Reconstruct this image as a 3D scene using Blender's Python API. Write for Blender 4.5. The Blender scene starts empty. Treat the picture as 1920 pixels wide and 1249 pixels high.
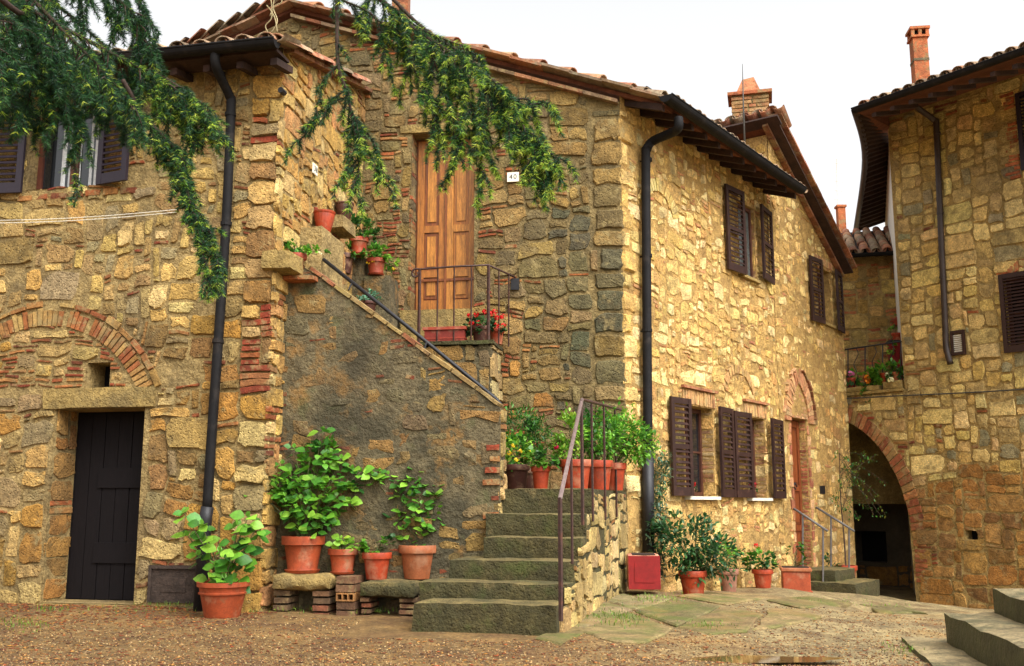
import bpy, math, random
import numpy as np
from mathutils import Vector, Matrix, noise

R = random.Random(7)
SC = bpy.context.scene
COL = SC.collection

# ------------------------------------------------------------------ camera, sky, sun, exposure
FPX = 1900.0
YH = 945.0
EYE = 1.0
TH = math.atan((YH - 624.5) / FPX)
cd = bpy.data.cameras.new('camera')
cam = bpy.data.objects.new('camera', cd)
COL.objects.link(cam)
cam.location = (0, 0, EYE)
cam.rotation_euler = (math.pi / 2 + TH, 0, 0)
cd.sensor_fit = 'HORIZONTAL'
cd.sensor_width = 36.0
cd.lens = 36.0 * FPX / 1920.0
cd.clip_start = 0.1
cd.clip_end = 1500
SC.camera = cam

SUN_EL, SUN_AZ = math.radians(50), math.radians(142)      # azimuth from +Y towards +X
w = bpy.data.worlds.new('World')
SC.world = w
w.use_nodes = True
nt = w.node_tree
bg = nt.nodes['Background']
sky = nt.nodes.new('ShaderNodeTexSky')
sky.sky_type = 'NISHITA'
sky.sun_disc = False
sky.sun_elevation = SUN_EL
sky.sun_rotation = SUN_AZ
sky.air_density = 1.0
sky.dust_density = 6.0
sky.ozone_density = 1.0
hs = nt.nodes.new('ShaderNodeHueSaturation')
hs.inputs['Saturation'].default_value = 0.06
nt.links.new(sky.outputs[0], hs.inputs['Color'])
nt.links.new(hs.outputs[0], bg.inputs[0])
bg.inputs[1].default_value = 0.15

sd = bpy.data.lights.new('sun', 'SUN')
sun = bpy.data.objects.new('sun', sd)
COL.objects.link(sun)
sd.energy = 0.5
sd.angle = math.radians(60)
sd.color = (1.0, 0.97, 0.92)
_d = Vector((math.sin(SUN_AZ) * math.cos(SUN_EL), math.cos(SUN_AZ) * math.cos(SUN_EL), math.sin(SUN_EL)))
sun.rotation_euler = _d.to_track_quat('Z', 'Y').to_euler()
SC.view_settings.view_transform = 'Standard'
SC.view_settings.look = 'None'
SC.view_settings.exposure = 1.36
SC.view_settings.gamma = 1.0
SC.view_settings.use_curve_mapping = False
SC.render.engine = 'CYCLES'
SC.cycles.max_bounces = 6
SC.cycles.transparent_max_bounces = 8
SC.cycles.use_denoising = True

# ------------------------------------------------------------------ survey helpers
CT, ST = math.cos(TH), math.sin(TH)

def ray(x, y):
    a = (x - 960) / FPX
    b = (624.5 - y) / FPX
    return Vector((a, CT - b * ST, ST + b * CT))

def at3(x, y, Y):
    r = ray(x, y)
    return Vector((0, 0, EYE)) + r * (Y / r.y)

def proj(p):
    d = Vector(p) - Vector((0, 0, EYE))
    z = d.y * CT + d.z * ST
    v = -d.y * ST + d.z * CT
    return (960 + FPX * d.x / z, 624.5 - FPX * v / z, z)

class Wall:
    """A vertical plane: o is a ground-plan point, d the direction to the right, n faces the square."""
    def __init__(s, o, d):
        s.o = Vector((o[0], o[1], 0))
        s.d = Vector((d[0], d[1], 0)).normalized()
        s.n = Vector((s.d.y, -s.d.x, 0))
    def P(s, u, v, w=0.0):
        p = s.o + s.d * u + s.n * w
        return Vector((p.x, p.y, v))
    def uv(s, x, y, w=0.0):
        r = ray(x, y)
        q = s.o + s.n * w
        t = (q.x * s.n.x + q.y * s.n.y) / (r.x * s.n.x + r.y * s.n.y)
        p = r * t
        return ((p - q).dot(s.d), EYE + r.z * t)
    def pt(s, x, y, w=0.0):
        u, v = s.uv(x, y, w)
        return s.P(u, v, w)
    def off(s, u, w):
        p = s.P(u, 0, w)
        return (p.x, p.y)

_p1 = at3(515, 500, 9.6)
A = Wall(_p1, (4.5, -1))
C = Wall(at3(830, 450, 12.2), (6, -1))
_p2 = C.P(C.uv(680, 300)[0], 0)
B = Wall(_p1, (_p2.x - _p1.x, _p2.y - _p1.y))
BL = (_p2 - A.P(0, 0)).length
CE = C.uv(1170, 600)[0]
E = Wall(C.P(CE, 0), (.725, 1))
D = Wall(at3(530, 700, 9.9), (6, -1))
G = Wall(at3(1690, 600, 17.6), (.82, -1))
S = Wall((.389, 8.15), (.255, 1))                       # right flank of the stairs

# ------------------------------------------------------------------ mesh helpers
WL = {}

def srgb(r, g, b):
    f = lambda c: (c / 255 / 12.92) if c <= 10.3 else ((c / 255 + .055) / 1.055) ** 2.4
    return (f(r), f(g), f(b))

def vary(c, a=.12, rng=R):
    k = 1 + rng.uniform(-a, a)
    return tuple(max(0, x * k * (1 + rng.uniform(-a, a) * .35)) for x in c)

class MB:
    def __init__(s):
        s.v = []; s.f = []; s.c = []; s.m = []; s.hewn = False
    def add(s, vs, fs, col=(1, 1, 1), mi=0):
        b = len(s.v)
        s.v.extend([tuple(p) for p in vs])
        for f in fs:
            s.f.append([i + b for i in f]); s.c.append(col); s.m.append(mi)
    def quad(s, a, b, c, d, col=(1, 1, 1), mi=0):
        s.add([a, b, c, d], [(0, 1, 2, 3)], col, mi)
    def box(s, o, x, y, z, col=(1, 1, 1), mi=0):
        """o corner, x/y/z edge vectors"""
        o, x, y, z = Vector(o), Vector(x), Vector(y), Vector(z)
        vs = [o, o + x, o + x + y, o + y, o + z, o + x + z, o + x + y + z, o + y + z]
        fs = [(0, 3, 2, 1), (4, 5, 6, 7), (0, 1, 5, 4), (1, 2, 6, 5), (2, 3, 7, 6), (3, 0, 4, 7)]
        if x.cross(y).dot(z) < 0:
            fs = [f[::-1] for f in fs]
        s.add(vs, fs, col, mi)
    def wbox(s, F, u0, u1, v0, v1, w0, w1, col=(1, 1, 1), mi=0):
        s.box(F.P(u0, v0, w0), F.d * (u1 - u0), F.n * (w1 - w0), Vector((0, 0, v1 - v0)), col, mi)
    def tube(s, pts, r, seg=8, col=(1, 1, 1), mi=0, cap=True):
        pts = [Vector(p) for p in pts]
        n = len(pts)
        rs = r if isinstance(r, (list, tuple)) else [r] * n
        b = len(s.v)
        ref = Vector((.13, .21, 1)).normalized()
        if abs((pts[-1] - pts[0]).normalized().dot(ref)) > .9:
            ref = Vector((1, .1, .05)).normalized()
        for i, p in enumerate(pts):
            t = (pts[min(i + 1, n - 1)] - pts[max(i - 1, 0)]).normalized()
            a = t.cross(ref).normalized(); c = t.cross(a)
            for k in range(seg):
                q = 2 * math.pi * k / seg
                s.v.append(tuple(p + (a * math.cos(q) + c * math.sin(q)) * rs[i]))
        for i in range(n - 1):
            for k in range(seg):
                k2 = (k + 1) % seg
                s.f.append([b + i * seg + k, b + i * seg + k2, b + (i + 1) * seg + k2, b + (i + 1) * seg + k])
                s.c.append(col); s.m.append(mi)
        if cap:
            s.f.append([b + k for k in range(seg)][::-1]); s.c.append(col); s.m.append(mi)
            s.f.append([b + (n - 1) * seg + k for k in range(seg)]); s.c.append(col); s.m.append(mi)
    def lathe(s, prof, o=(0, 0, 0), seg=28, col=(1, 1, 1), mi=0, rib=0.0, nrib=0, squash=1.0):
        b = len(s.v)
        for (r, z) in prof:
            for k in range(seg):
                q = 2 * math.pi * k / seg
                rr = r * (1 + rib * math.cos(nrib * q)) if nrib else r
                s.v.append((o[0] + rr * math.cos(q), o[1] + rr * math.sin(q) * squash, o[2] + z))
        for i in range(len(prof) - 1):
            for k in range(seg):
                k2 = (k + 1) % seg
                s.f.append([b + i * seg + k, b + i * seg + k2, b + (i + 1) * seg + k2, b + (i + 1) * seg + k])
                s.c.append(col); s.m.append(mi)
    def rough(s, o, x, y, z, nx=6, ny=3, nz=3, amp=.012, fr=4.0, rnd=.02, col=(1, 1, 1), mi=0):
        """a hewn block: a subdivided box with rounded edges and a lumpy surface"""
        s.hewn = True
        o, x, y, z = Vector(o), Vector(x), Vector(y), Vector(z)
        lx, ly, lz = x.length, y.length, z.length
        idx = {}; b = len(s.v)
        flip = x.cross(y).dot(z) < 0
        def vid(i, j, k):
            if (i, j, k) in idx: return idx[(i, j, k)]
            a, c, e = i / nx, j / ny, k / nz
            p = o + x * a + y * c + z * e
            ctr = o + (x + y + z) * .5
            edge = (i in (0, nx)) + (j in (0, ny)) + (k in (0, nz))
            if edge >= 2:
                t = (ctr - p)
                q = Vector((0, 0, 0))
                if i in (0, nx): q += x.normalized() * (1 if i == 0 else -1)
                if j in (0, ny): q += y.normalized() * (1 if j == 0 else -1)
                if k in (0, nz): q += z.normalized() * (1 if k == 0 else -1)
                p += q * rnd * (.55 + .9 * abs(noise.noise(p * 9)))
            p += noise.noise_vector(p * fr) * amp + noise.noise_vector(p * fr * 3.1) * amp * .45
            idx[(i, j, k)] = len(s.v); s.v.append(tuple(p)); return idx[(i, j, k)]
        def face(q):
            s.f.append(q[::-1] if flip else q); s.c.append(col); s.m.append(mi)
        for i in range(nx):
            for j in range(ny):
                face([vid(i, j, 0), vid(i, j + 1, 0), vid(i + 1, j + 1, 0), vid(i + 1, j, 0)])
                face([vid(i, j, nz), vid(i + 1, j, nz), vid(i + 1, j + 1, nz), vid(i, j + 1, nz)])
        for i in range(nx):
            for k in range(nz):
                face([vid(i, 0, k), vid(i + 1, 0, k), vid(i + 1, 0, k + 1), vid(i, 0, k + 1)])
                face([vid(i, ny, k), vid(i, ny, k + 1), vid(i + 1, ny, k + 1), vid(i + 1, ny, k)])
        for j in range(ny):
            for k in range(nz):
                face([vid(0, j, k), vid(0, j, k + 1), vid(0, j + 1, k + 1), vid(0, j + 1, k)])
                face([vid(nx, j, k), vid(nx, j + 1, k), vid(nx, j + 1, k + 1), vid(nx, j, k + 1)])
    def wrough(s, F, u0, u1, v0, v1, w0, w1, **k):
        s.rough(F.P(u0, v0, w0), F.d * (u1 - u0), F.n * (w1 - w0), Vector((0, 0, v1 - v0)), **k)
    def build(s, name, mats, parent=None, smooth=False, kind=None, center=True, label=None):
        vs = np.array(s.v, dtype=np.float64)
        off = WL.get(parent, Vector((0, 0, 0)))
        loc = Vector((0, 0, 0))
        if center and len(vs):
            loc = Vector(((vs[:, 0].min() + vs[:, 0].max()) / 2, (vs[:, 1].min() + vs[:, 1].max()) / 2, vs[:, 2].min()))
        else:
            loc = Vector(off)
        vs = vs - np.array(loc)
        me = bpy.data.meshes.new(name)
        me.from_pydata(vs.tolist(), [], s.f)
        mats = mats if isinstance(mats, (list, tuple)) else [mats]
        for m_ in mats: me.materials.append(m_)
        nf = len(s.f)
        if len(mats) > 1:
            me.polygons.foreach_set('material_index', np.array(s.m, dtype=np.int32))
        at = me.attributes.new('Col', 'FLOAT_COLOR', 'FACE')
        ca = np.ones((nf, 4), dtype=np.float32); ca[:, :3] = np.array(s.c, dtype=np.float32).reshape(nf, 3)
        at.data.foreach_set('color', ca.ravel())
        if smooth: me.polygons.foreach_set('use_smooth', np.ones(nf, dtype=bool))
        ob = bpy.data.objects.new(name, me)
        COL.objects.link(ob)
        ob.location = loc - off
        if parent: ob.parent = parent
        WL[ob] = loc
        if kind: ob['kind'] = kind
        if label: ob['label'] = label
        if s.hewn and smooth:
            md = ob.modifiers.new('edge', 'EDGE_SPLIT'); md.split_angle = math.radians(38)
        return ob

def np_mesh(name, V, Fc, colf, mat, parent=None, smooth=False, kind=None):
    """many small faces from arrays: V (n,3), Fc (m,k), colf (m,3)"""
    off = WL.get(parent, Vector((0, 0, 0)))
    loc = Vector((float(V[:, 0].mean()), float(V[:, 1].mean()), float(V[:, 2].min())))
    V = V - np.array(loc)
    me = bpy.data.meshes.new(name)
    k = Fc.shape[1]
    me.vertices.add(len(V)); me.vertices.foreach_set('co', V.astype(np.float32).ravel())
    me.loops.add(Fc.size); me.loops.foreach_set('vertex_index', Fc.astype(np.int32).ravel())
    me.polygons.add(len(Fc)); me.polygons.foreach_set('loop_start', np.arange(0, Fc.size, k, dtype=np.int32))
    me.update(calc_edges=True)
    me.materials.append(mat)
    at = me.attributes.new('Col', 'FLOAT_COLOR', 'FACE')
    ca = np.ones((len(Fc), 4), dtype=np.float32); ca[:, :3] = colf
    at.data.foreach_set('color', ca.ravel())
    if smooth: me.polygons.foreach_set('use_smooth', np.ones(len(Fc), dtype=bool))
    ob = bpy.data.objects.new(name, me); COL.objects.link(ob)
    ob.location = loc - off
    if parent: ob.parent = parent
    WL[ob] = loc
    if kind: ob['kind'] = kind
    return ob

def thing(name, label, cat, loc, group=None):
    o = bpy.data.objects.new(name, None); COL.objects.link(o)
    o.empty_display_size = .1
    o.location = loc; o['label'] = label; o['category'] = cat
    if group: o['group'] = group
    WL[o] = Vector(loc)
    return o

def tag(o, label, cat, group=None):
    o['label'] = label; o['category'] = cat
    if group: o['group'] = group
    return o

def link_copy(src, name, parent, loc, rot=None, scale=None):
    o = src.copy(); o.name = name; COL.objects.link(o)
    o.parent = parent; o.location = Vector(loc) - WL[parent]
    if rot is not None: o.rotation_euler = rot
    if scale is not None: o.scale = scale
    WL[o] = Vector(loc)
    return o

# ------------------------------------------------------------------ materials
def mat(name, col=None, rough=.85, var=.25, scale=9.0, bump=.3, bscale=40.0, bdist=.02, orand=0.0, metal=0.0,
        spec=.35, patches=(), attr=False, trans=0.0, grain=None, pits=0.0, fine=0.0, tread=None, lump=1.6):
    m = bpy.data.materials.new(name); m.use_nodes = True
    t = m.node_tree; N = t.nodes; L = t.links
    bs = N['Principled BSDF']
    geo = N.new('ShaderNodeNewGeometry')
    pos = geo.outputs['Position']
    if grain:                                              # stretch the grain along one axis
        mp = N.new('ShaderNodeMapping'); mp.inputs['Scale'].default_value = grain
        L.new(pos, mp.inputs['Vector']); gpos = mp.outputs[0]
    else:
        gpos = pos
    if attr:
        a = N.new('ShaderNodeAttribute'); a.attribute_name = 'Col'; c = a.outputs['Color']
        if col:
            mx = N.new('ShaderNodeMix'); mx.data_type = 'RGBA'; mx.blend_type = 'MULTIPLY'; mx.inputs[0].default_value = 1
            L.new(c, mx.inputs[6]); mx.inputs[7].default_value = (*col, 1); c = mx.outputs[2]
    else:
        rgb = N.new('ShaderNodeRGB'); rgb.outputs[0].default_value = (*col, 1); c = rgb.outputs[0]
    def nz(sc, det=5.0, ro=.6, p=None):
        n = N.new('ShaderNodeTexNoise'); n.inputs['Scale'].default_value = sc
        n.inputs['Detail'].default_value = det; n.inputs['Roughness'].default_value = ro
        L.new(p or pos, n.inputs['Vector']); return n.outputs[0]
    def mul(c, fac_socket, lo, hi):
        mr = N.new('ShaderNodeMapRange'); mr.inputs[1].default_value = .32; mr.inputs[2].default_value = .68
        mr.inputs[3].default_value = lo; mr.inputs[4].default_value = hi
        L.new(fac_socket, mr.inputs[0])
        mx = N.new('ShaderNodeMix'); mx.data_type = 'RGBA'; mx.blend_type = 'MULTIPLY'; mx.inputs[0].default_value = 1
        L.new(c, mx.inputs[6]); L.new(mr.outputs[0], mx.inputs[7]); return mx.outputs[2]
    if var:
        c = mul(c, nz(scale, p=gpos), 1 - var, 1 + var)
        c = mul(c, nz(scale * 4.1, 4, .7, gpos), 1 - var * .9, 1 + var * .8)
        if fine: c = mul(c, nz(scale * 11, 2, .7, gpos), 1 - fine, 1 + fine)
    if orand:
        oi = N.new('ShaderNodeObjectInfo')
        mr = N.new('ShaderNodeMapRange'); mr.inputs[3].default_value = 1 - orand; mr.inputs[4].default_value = 1 + orand
        L.new(oi.outputs['Random'], mr.inputs[0])
        mx = N.new('ShaderNodeMix'); mx.data_type = 'RGBA'; mx.blend_type = 'MULTIPLY'; mx.inputs[0].default_value = 1
        L.new(c, mx.inputs[6]); L.new(mr.outputs[0], mx.inputs[7]); c = mx.outputs[2]
    if tread:                                              # upright faces darkened by the tread colour, level tops slightly lighter
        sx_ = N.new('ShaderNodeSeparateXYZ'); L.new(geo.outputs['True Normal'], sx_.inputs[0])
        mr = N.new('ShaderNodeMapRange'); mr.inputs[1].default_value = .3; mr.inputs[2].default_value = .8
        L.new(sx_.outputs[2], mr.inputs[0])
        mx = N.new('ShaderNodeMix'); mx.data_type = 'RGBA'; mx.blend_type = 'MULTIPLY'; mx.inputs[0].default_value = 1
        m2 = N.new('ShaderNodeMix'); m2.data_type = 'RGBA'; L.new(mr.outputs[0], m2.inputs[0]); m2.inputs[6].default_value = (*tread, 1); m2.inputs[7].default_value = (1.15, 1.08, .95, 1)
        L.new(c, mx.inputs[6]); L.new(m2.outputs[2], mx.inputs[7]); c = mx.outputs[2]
    for (pc, ps, lo, hi, amt) in patches:
        n = nz(ps, 6, .65)
        mr = N.new('ShaderNodeMapRange'); mr.inputs[1].default_value = lo; mr.inputs[2].default_value = hi
        mr.inputs[3].default_value = 0; mr.inputs[4].default_value = amt
        L.new(n, mr.inputs[0])
        mx = N.new('ShaderNodeMix'); mx.data_type = 'RGBA'
        L.new(mr.outputs[0], mx.inputs[0]); L.new(c, mx.inputs[6]); mx.inputs[7].default_value = (*pc, 1); c = mx.outputs[2]
    L.new(c, bs.inputs['Base Color'])
    bs.inputs['Roughness'].default_value = rough
    bs.inputs['Metallic'].default_value = metal
    bs.inputs['Specular IOR Level'].default_value = spec
    if bump:
        h = nz(bscale, 6, .65, gpos)
        h2 = nz(bscale * .22, 4, .6, gpos)
        ad = N.new('ShaderNodeMath'); ad.operation = 'MULTIPLY_ADD'; ad.inputs[1].default_value = lump
        L.new(h2, ad.inputs[0]); L.new(h, ad.inputs[2]); hh = ad.outputs[0]
        if pits:
            vo = N.new('ShaderNodeTexVoronoi'); vo.inputs['Scale'].default_value = bscale * .9
            L.new(pos, vo.inputs['Vector'])
            mr = N.new('ShaderNodeMapRange'); mr.inputs[1].default_value = 0; mr.inputs[2].default_value = .35
            mr.inputs[3].default_value = -pits; mr.inputs[4].default_value = 0
            L.new(vo.outputs['Distance'], mr.inputs[0])
            a2 = N.new('ShaderNodeMath'); a2.operation = 'ADD'; L.new(hh, a2.inputs[0]); L.new(mr.outputs[0], a2.inputs[1]); hh = a2.outputs[0]
        bp = N.new('ShaderNodeBump'); bp.inputs['Strength'].default_value = bump; bp.inputs['Distance'].default_value = bdist
        L.new(hh, bp.inputs['Height']); L.new(bp.outputs[0], bs.inputs['Normal'])
    if trans:
        tr = N.new('ShaderNodeBsdfTranslucent'); L.new(c, tr.inputs[0])
        mx = N.new('ShaderNodeMixShader'); mx.inputs[0].default_value = trans
        L.new(bs.outputs[0], mx.inputs[1]); L.new(tr.outputs[0], mx.inputs[2])
        L.new(mx.outputs[0], N['Material Output'].inputs[0])
    return m

MOSS = srgb(70, 80, 40)
LICH = srgb(150, 145, 120)
GRIME = (srgb(66, 56, 40), .85, .52, .70, .34)
M_stone = mat('tufa_stone', (.85, .80, .68), attr=True, lump=.55, rough=.95, var=.34, scale=9, bump=.9, bscale=36, bdist=.028, pits=.7, fine=.24,
              patches=((srgb(96, 80, 54), 3.1, .54, .66, .55), (srgb(160, 142, 94), 6.2, .58, .65, .5), (srgb(70, 54, 34), 26, .60, .68, .6), GRIME))
M_brick = mat('old_brick', (.80, .80, .72), attr=True, lump=.6, rough=.92, var=.32, scale=12, bump=.7, bscale=50, bdist=.018, fine=.2,
              patches=((srgb(146, 126, 84), 7.0, .52, .61, .7), (srgb(66, 44, 32), 4.1, .57, .7, .55), GRIME))
def mortar(name, c, patches=()):
    c = (c[0] * .82, c[1] * .78, c[2] * .69)
    return mat(name, c, rough=.97, var=.30, scale=7, bump=1.0, bscale=26, bdist=.04, fine=.22, patches=tuple(patches) + ((srgb(70, 56, 36), 22, .60, .68, .5), GRIME))
M_mA = mortar('mortar_ochre', srgb(166, 144, 98), ((srgb(98, 82, 56), 1.7, .52, .68, .6),))
M_mC = mortar('mortar_brown', srgb(144, 126, 86), ((srgb(84, 74, 52), 1.5, .48, .66, .65),))
M_mD = mortar('render_dark', srgb(112, 102, 78), ((srgb(62, 58, 42), 1.6, .46, .58, .8), (srgb(146, 108, 56), 2.4, .54, .64, .7), (srgb(84, 88, 52), 3.3, .58, .68, .5)))
M_mE = mortar('mortar_cream', srgb(188, 154, 94), ((srgb(136, 104, 60), 2.6, .50, .66, .6),))
M_mG = mortar('mortar_sand', srgb(172, 148, 96), ((srgb(112, 88, 54), 1.1, .52, .72, .5),))
M_mS = mortar('mortar_grey', srgb(176, 156, 108), ((srgb(112, 100, 68), 1.9, .5, .68, .6), (MOSS, 2.6, .6, .75, .4)))
M_plaster = mat('white_plaster', srgb(222, 216, 200), rough=.9, var=.08, scale=2, bump=.2, bscale=20)
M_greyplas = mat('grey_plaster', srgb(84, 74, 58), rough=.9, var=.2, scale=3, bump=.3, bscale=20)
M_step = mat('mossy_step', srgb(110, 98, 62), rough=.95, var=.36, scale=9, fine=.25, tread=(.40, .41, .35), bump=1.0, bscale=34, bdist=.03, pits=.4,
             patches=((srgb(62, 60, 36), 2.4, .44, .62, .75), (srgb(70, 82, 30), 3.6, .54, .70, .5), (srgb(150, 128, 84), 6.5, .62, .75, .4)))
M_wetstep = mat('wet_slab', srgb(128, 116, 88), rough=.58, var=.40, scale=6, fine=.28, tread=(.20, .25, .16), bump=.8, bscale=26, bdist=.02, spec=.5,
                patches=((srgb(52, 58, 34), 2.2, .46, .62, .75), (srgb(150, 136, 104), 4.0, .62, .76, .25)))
M_hatch = mat('weathered_hatch', srgb(62, 50, 42), rough=.9, var=.35, scale=10, fine=.2, bump=.8, bscale=40, bdist=.01)
M_hewn = mat('hewn_stone', srgb(146, 122, 70), rough=.93, var=.3, scale=8, bump=.8, bscale=36, bdist=.03, pits=.4,
             patches=((srgb(96, 84, 58), 2.3, .5, .7, .6),))
M_slab = mat('paving_slab', attr=True, rough=.8, var=.36, scale=5, bump=.9, bscale=26, bdist=.02, fine=.25,
             patches=((srgb(84, 92, 36), 2.1, .44, .60, .75), (srgb(140, 108, 62), 1.3, .52, .66, .6), (srgb(150, 128, 86), 6, .58, .7, .5), (srgb(72, 56, 36), 14, .6, .7, .5)))
M_terra = mat('terracotta', attr=True, rough=.62, var=.2, fine=.1, scale=8, bump=.12, bscale=50, bdist=.006,
              patches=((srgb(176, 140, 108), 5, .52, .68, .5), (srgb(84, 42, 28), 4.3, .56, .72, .55), (srgb(110, 100, 70), 11, .62, .7, .4)))
M_iron = mat('rusty_iron', srgb(62, 40, 34), rough=.6, var=.3, scale=30, bump=.2, bscale=120, bdist=.004, spec=.4,
             patches=((srgb(96, 52, 34), 14, .55, .68, .6),))
M_dkiron = mat('dark_iron', srgb(30, 29, 31), rough=.5, var=.2, scale=20, bump=.1, bscale=120, bdist=.003)
M_grail = mat('grey_rail', srgb(98, 94, 92), rough=.45, var=.15, scale=20, bump=.05, bscale=90, bdist=.003)
M_gut = mat('dark_gutter', srgb(20, 18, 18), rough=.72, fine=.15, patches=((srgb(58, 50, 44), 6, .55, .72, .5),), var=.3, scale=7, bump=.05, bscale=50, bdist=.003, spec=.2)
M_gutb = mat('copper_pipe', srgb(54, 42, 36), rough=.5, var=.25, scale=7, bump=.08, bscale=50, bdist=.003)
M_shut = mat('brown_shutter', srgb(44, 24, 19), rough=.55, fine=.15, patches=((srgb(98, 66, 54), 5, .56, .72, .5),), var=.3, scale=14, bump=.1, bscale=60, bdist=.003, grain=(6, 6, 1))
M_shutA = mat('aubergine_shutter', srgb(38, 30, 38), rough=.5, var=.2, scale=14, bump=.1, bscale=60, bdist=.003, grain=(6, 6, 1))
M_wood = mat('varnished_wood', attr=True, rough=.45, var=.38, scale=5, fine=.2, bump=.15, bscale=22, bdist=.005, grain=(9, 9, .8), spec=.5)
M_dkwood = mat('black_door', srgb(17, 12, 13), rough=.8, spec=.2, var=.25, scale=8, bump=.3, bscale=24, bdist=.006, grain=(8, 8, 1))
M_rafter = mat('old_rafter', srgb(54, 36, 28), rough=.85, var=.35, scale=6, bump=.4, bscale=30, bdist=.008)
M_soffit = mat('soffit_tile', srgb(104, 60, 40), rough=.9, var=.3, scale=8, bump=.3, bscale=30, bdist=.008)
M_tile = mat('roof_tile', attr=True, rough=.9, var=.3, scale=10, bump=.5, bscale=45, bdist=.012, orand=.28,
             patches=((srgb(150, 144, 118), 7, .50, .66, .6), (srgb(88, 84, 52), 5, .58, .72, .6)))
M_glass = mat('dark_glass', srgb(24, 26, 28), rough=.06, var=0, bump=0, spec=.8)
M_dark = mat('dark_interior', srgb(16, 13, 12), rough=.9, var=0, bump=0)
M_curt = mat('lace_curtain', srgb(190, 190, 188), rough=.9, var=.15, scale=20, bump=.2, bscale=60)
M_leaf = mat('leaf', attr=True, rough=.45, var=.18, scale=20, bump=0, orand=.22, trans=.28, spec=.4)
M_needle = mat('conifer_needle', attr=True, rough=.5, var=0, bump=0, trans=.25, spec=.35)
M_bark = mat('bark', srgb(74, 56, 46), rough=.95, var=.35, scale=20, bump=.7, bscale=60, bdist=.01)
M_stem = mat('green_stem', srgb(82, 84, 46), rough=.7, var=.2, scale=30, bump=.1, bscale=90, bdist=.003)
M_petal = mat('petal', attr=True, rough=.6, var=.08, scale=40, bump=0, trans=.25)
M_soil = mat('potting_soil', srgb(50, 36, 26), rough=1, var=.4, scale=60, bump=.8, bscale=90, bdist=.01)
M_white = mat('white_enamel', srgb(232, 226, 208), rough=.35, var=.04, scale=20, bump=0)
M_ink = mat('black_ink', srgb(22, 22, 22), rough=.6, var=0, bump=0)
M_brass = mat('brass', srgb(190, 150, 70), rough=.3, var=.1, scale=30, bump=0, metal=.9)
M_rope = mat('pale_line', srgb(214, 206, 188), rough=.8, var=.05, bump=0)
M_cable = mat('grey_cable', srgb(66, 62, 56), rough=.6, var=.1, bump=0)
M_marble = mat('pale_sill', srgb(206, 200, 184), rough=.5, var=.1, scale=6, bump=.1, bscale=40)
M_red = mat('red_planter', srgb(126, 20, 18), rough=.7, var=.14, scale=5, fine=.08, patches=((srgb(110, 30, 26), 4, .55, .7, .5),), bump=.1, bscale=40, bdist=.005)
M_pink = mat('pink_concrete', srgb(196, 132, 104), rough=.9, var=.2, scale=9, bump=.4, bscale=50, bdist=.008)

# ------------------------------------------------------------------ ground
_gp = [(-6, 10.4, .06), (-3.6, 10.0, .05), (-2.3, 9.5, .02), (-1.2, 9.4, .0), (.2, 8.2, 0), (1.2, 11.4, .05), (1.0, 10.4, .05),
       (0, 6, -.02), (-4, 6, 0), (-4, 8, .02), (3, 6.2, -.06), (3, 8, -.10), (5, 8.2, -.16), (1.6, 9, -.01), (0, 2, -.1), (0, -8, -.5),
       (6.9, 17.6, -.70), (8.4, 15.9, -.66), (6.2, 18.4, -.70), (5, 13, -.38), (7, 13, -.5), (10, 10, -.3), (4, 22, -.7), (14, 22, -.9), (-8, 20, .1), (-10, 8, 0)]
for (px, py) in ((1300, 1113), (1430, 1103), (1492, 1112), (1585, 1113)):
    _q = E.pt(px, py, .35); _gp.append((_q.x, _q.y, _q.z))
PUD = (1.66, 7.30)

def gz(x, y):
    sw = sv = 0
    for (a, b, z) in _gp:
        d = (x - a) ** 2 + (y - b) ** 2 + .04
        k = d ** -1.6; sw += k; sv += k * z
    z = sv / sw
    q = ((x - PUD[0]) / .75) ** 2 + ((y - PUD[1]) / .22) ** 2
    return z - .05 * math.exp(-q)

def gpt(px, py):
    r = ray(px, py); z = 0.0
    for _ in range(12):
        t = (z - EYE) / r.z
        p = Vector((0, 0, EYE)) + r * t
        z = z * .4 + gz(p.x, p.y) * .6
    return Vector((p.x, p.y, z))

def lines(a, b, lo, hi, step, grow=1.25, lim=260):
    v = list(np.arange(lo, hi, step)); s = step
    x = v[-1]
    while x < lim: s *= grow; x += s; v.append(x)
    s = step; x = v[0]
    while x > -lim: s *= grow; x -= s; v.insert(0, x)
    return v
def gcol(x, y):
    """brown leaf mould under the conifer, grey grit where the square is trodden"""
    t = max(0, min(1, (x - .2 - .6 * (y - 8) * .3 + .5 * noise.noise((x * .8, y * .8, 4))) / 2.2))
    a, b = srgb(112, 86, 48), srgb(132, 116, 80)
    return tuple(p + (q - p) * t for p, q in zip(a, b))
gx, gy = lines(0, 0, -6, 9, .1), lines(0, 0, 5, 19, .1)
m = MB()
for y in gy:
    for x in gx:
        near = 1 if (-7 < x < 10 and 4 < y < 20) else 0
        z = gz(max(-30, min(30, x)), max(-30, min(40, y)))
        if near: z += .012 * noise.noise((x * 2.1, y * 2.1, 0)) + .006 * noise.noise((x * 7, y * 7, 3))
        m.v.append((x, y, z))
nx = len(gx)
for j in range(len(gy) - 1):
    for i in range(nx - 1):
        m.f.append([j * nx + i, j * nx + i + 1, (j + 1) * nx + i + 1, (j + 1) * nx + i]); m.c.append(gcol((gx[i] + gx[i + 1]) / 2, (gy[j] + gy[j + 1]) / 2)); m.m.append(0)
M_ground = mat('damp_gravel', attr=True, rough=.8, var=.40, scale=4, fine=.3, bump=.9, bscale=70, bdist=.012,
               patches=((srgb(84, 56, 32), 1.3, .48, .62, .65), (srgb(150, 116, 66), .7, .52, .64, .6), (srgb(84, 54, 32), 13, .57, .66, .6), (srgb(190, 168, 122), 21, .60, .68, .6)))
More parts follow.
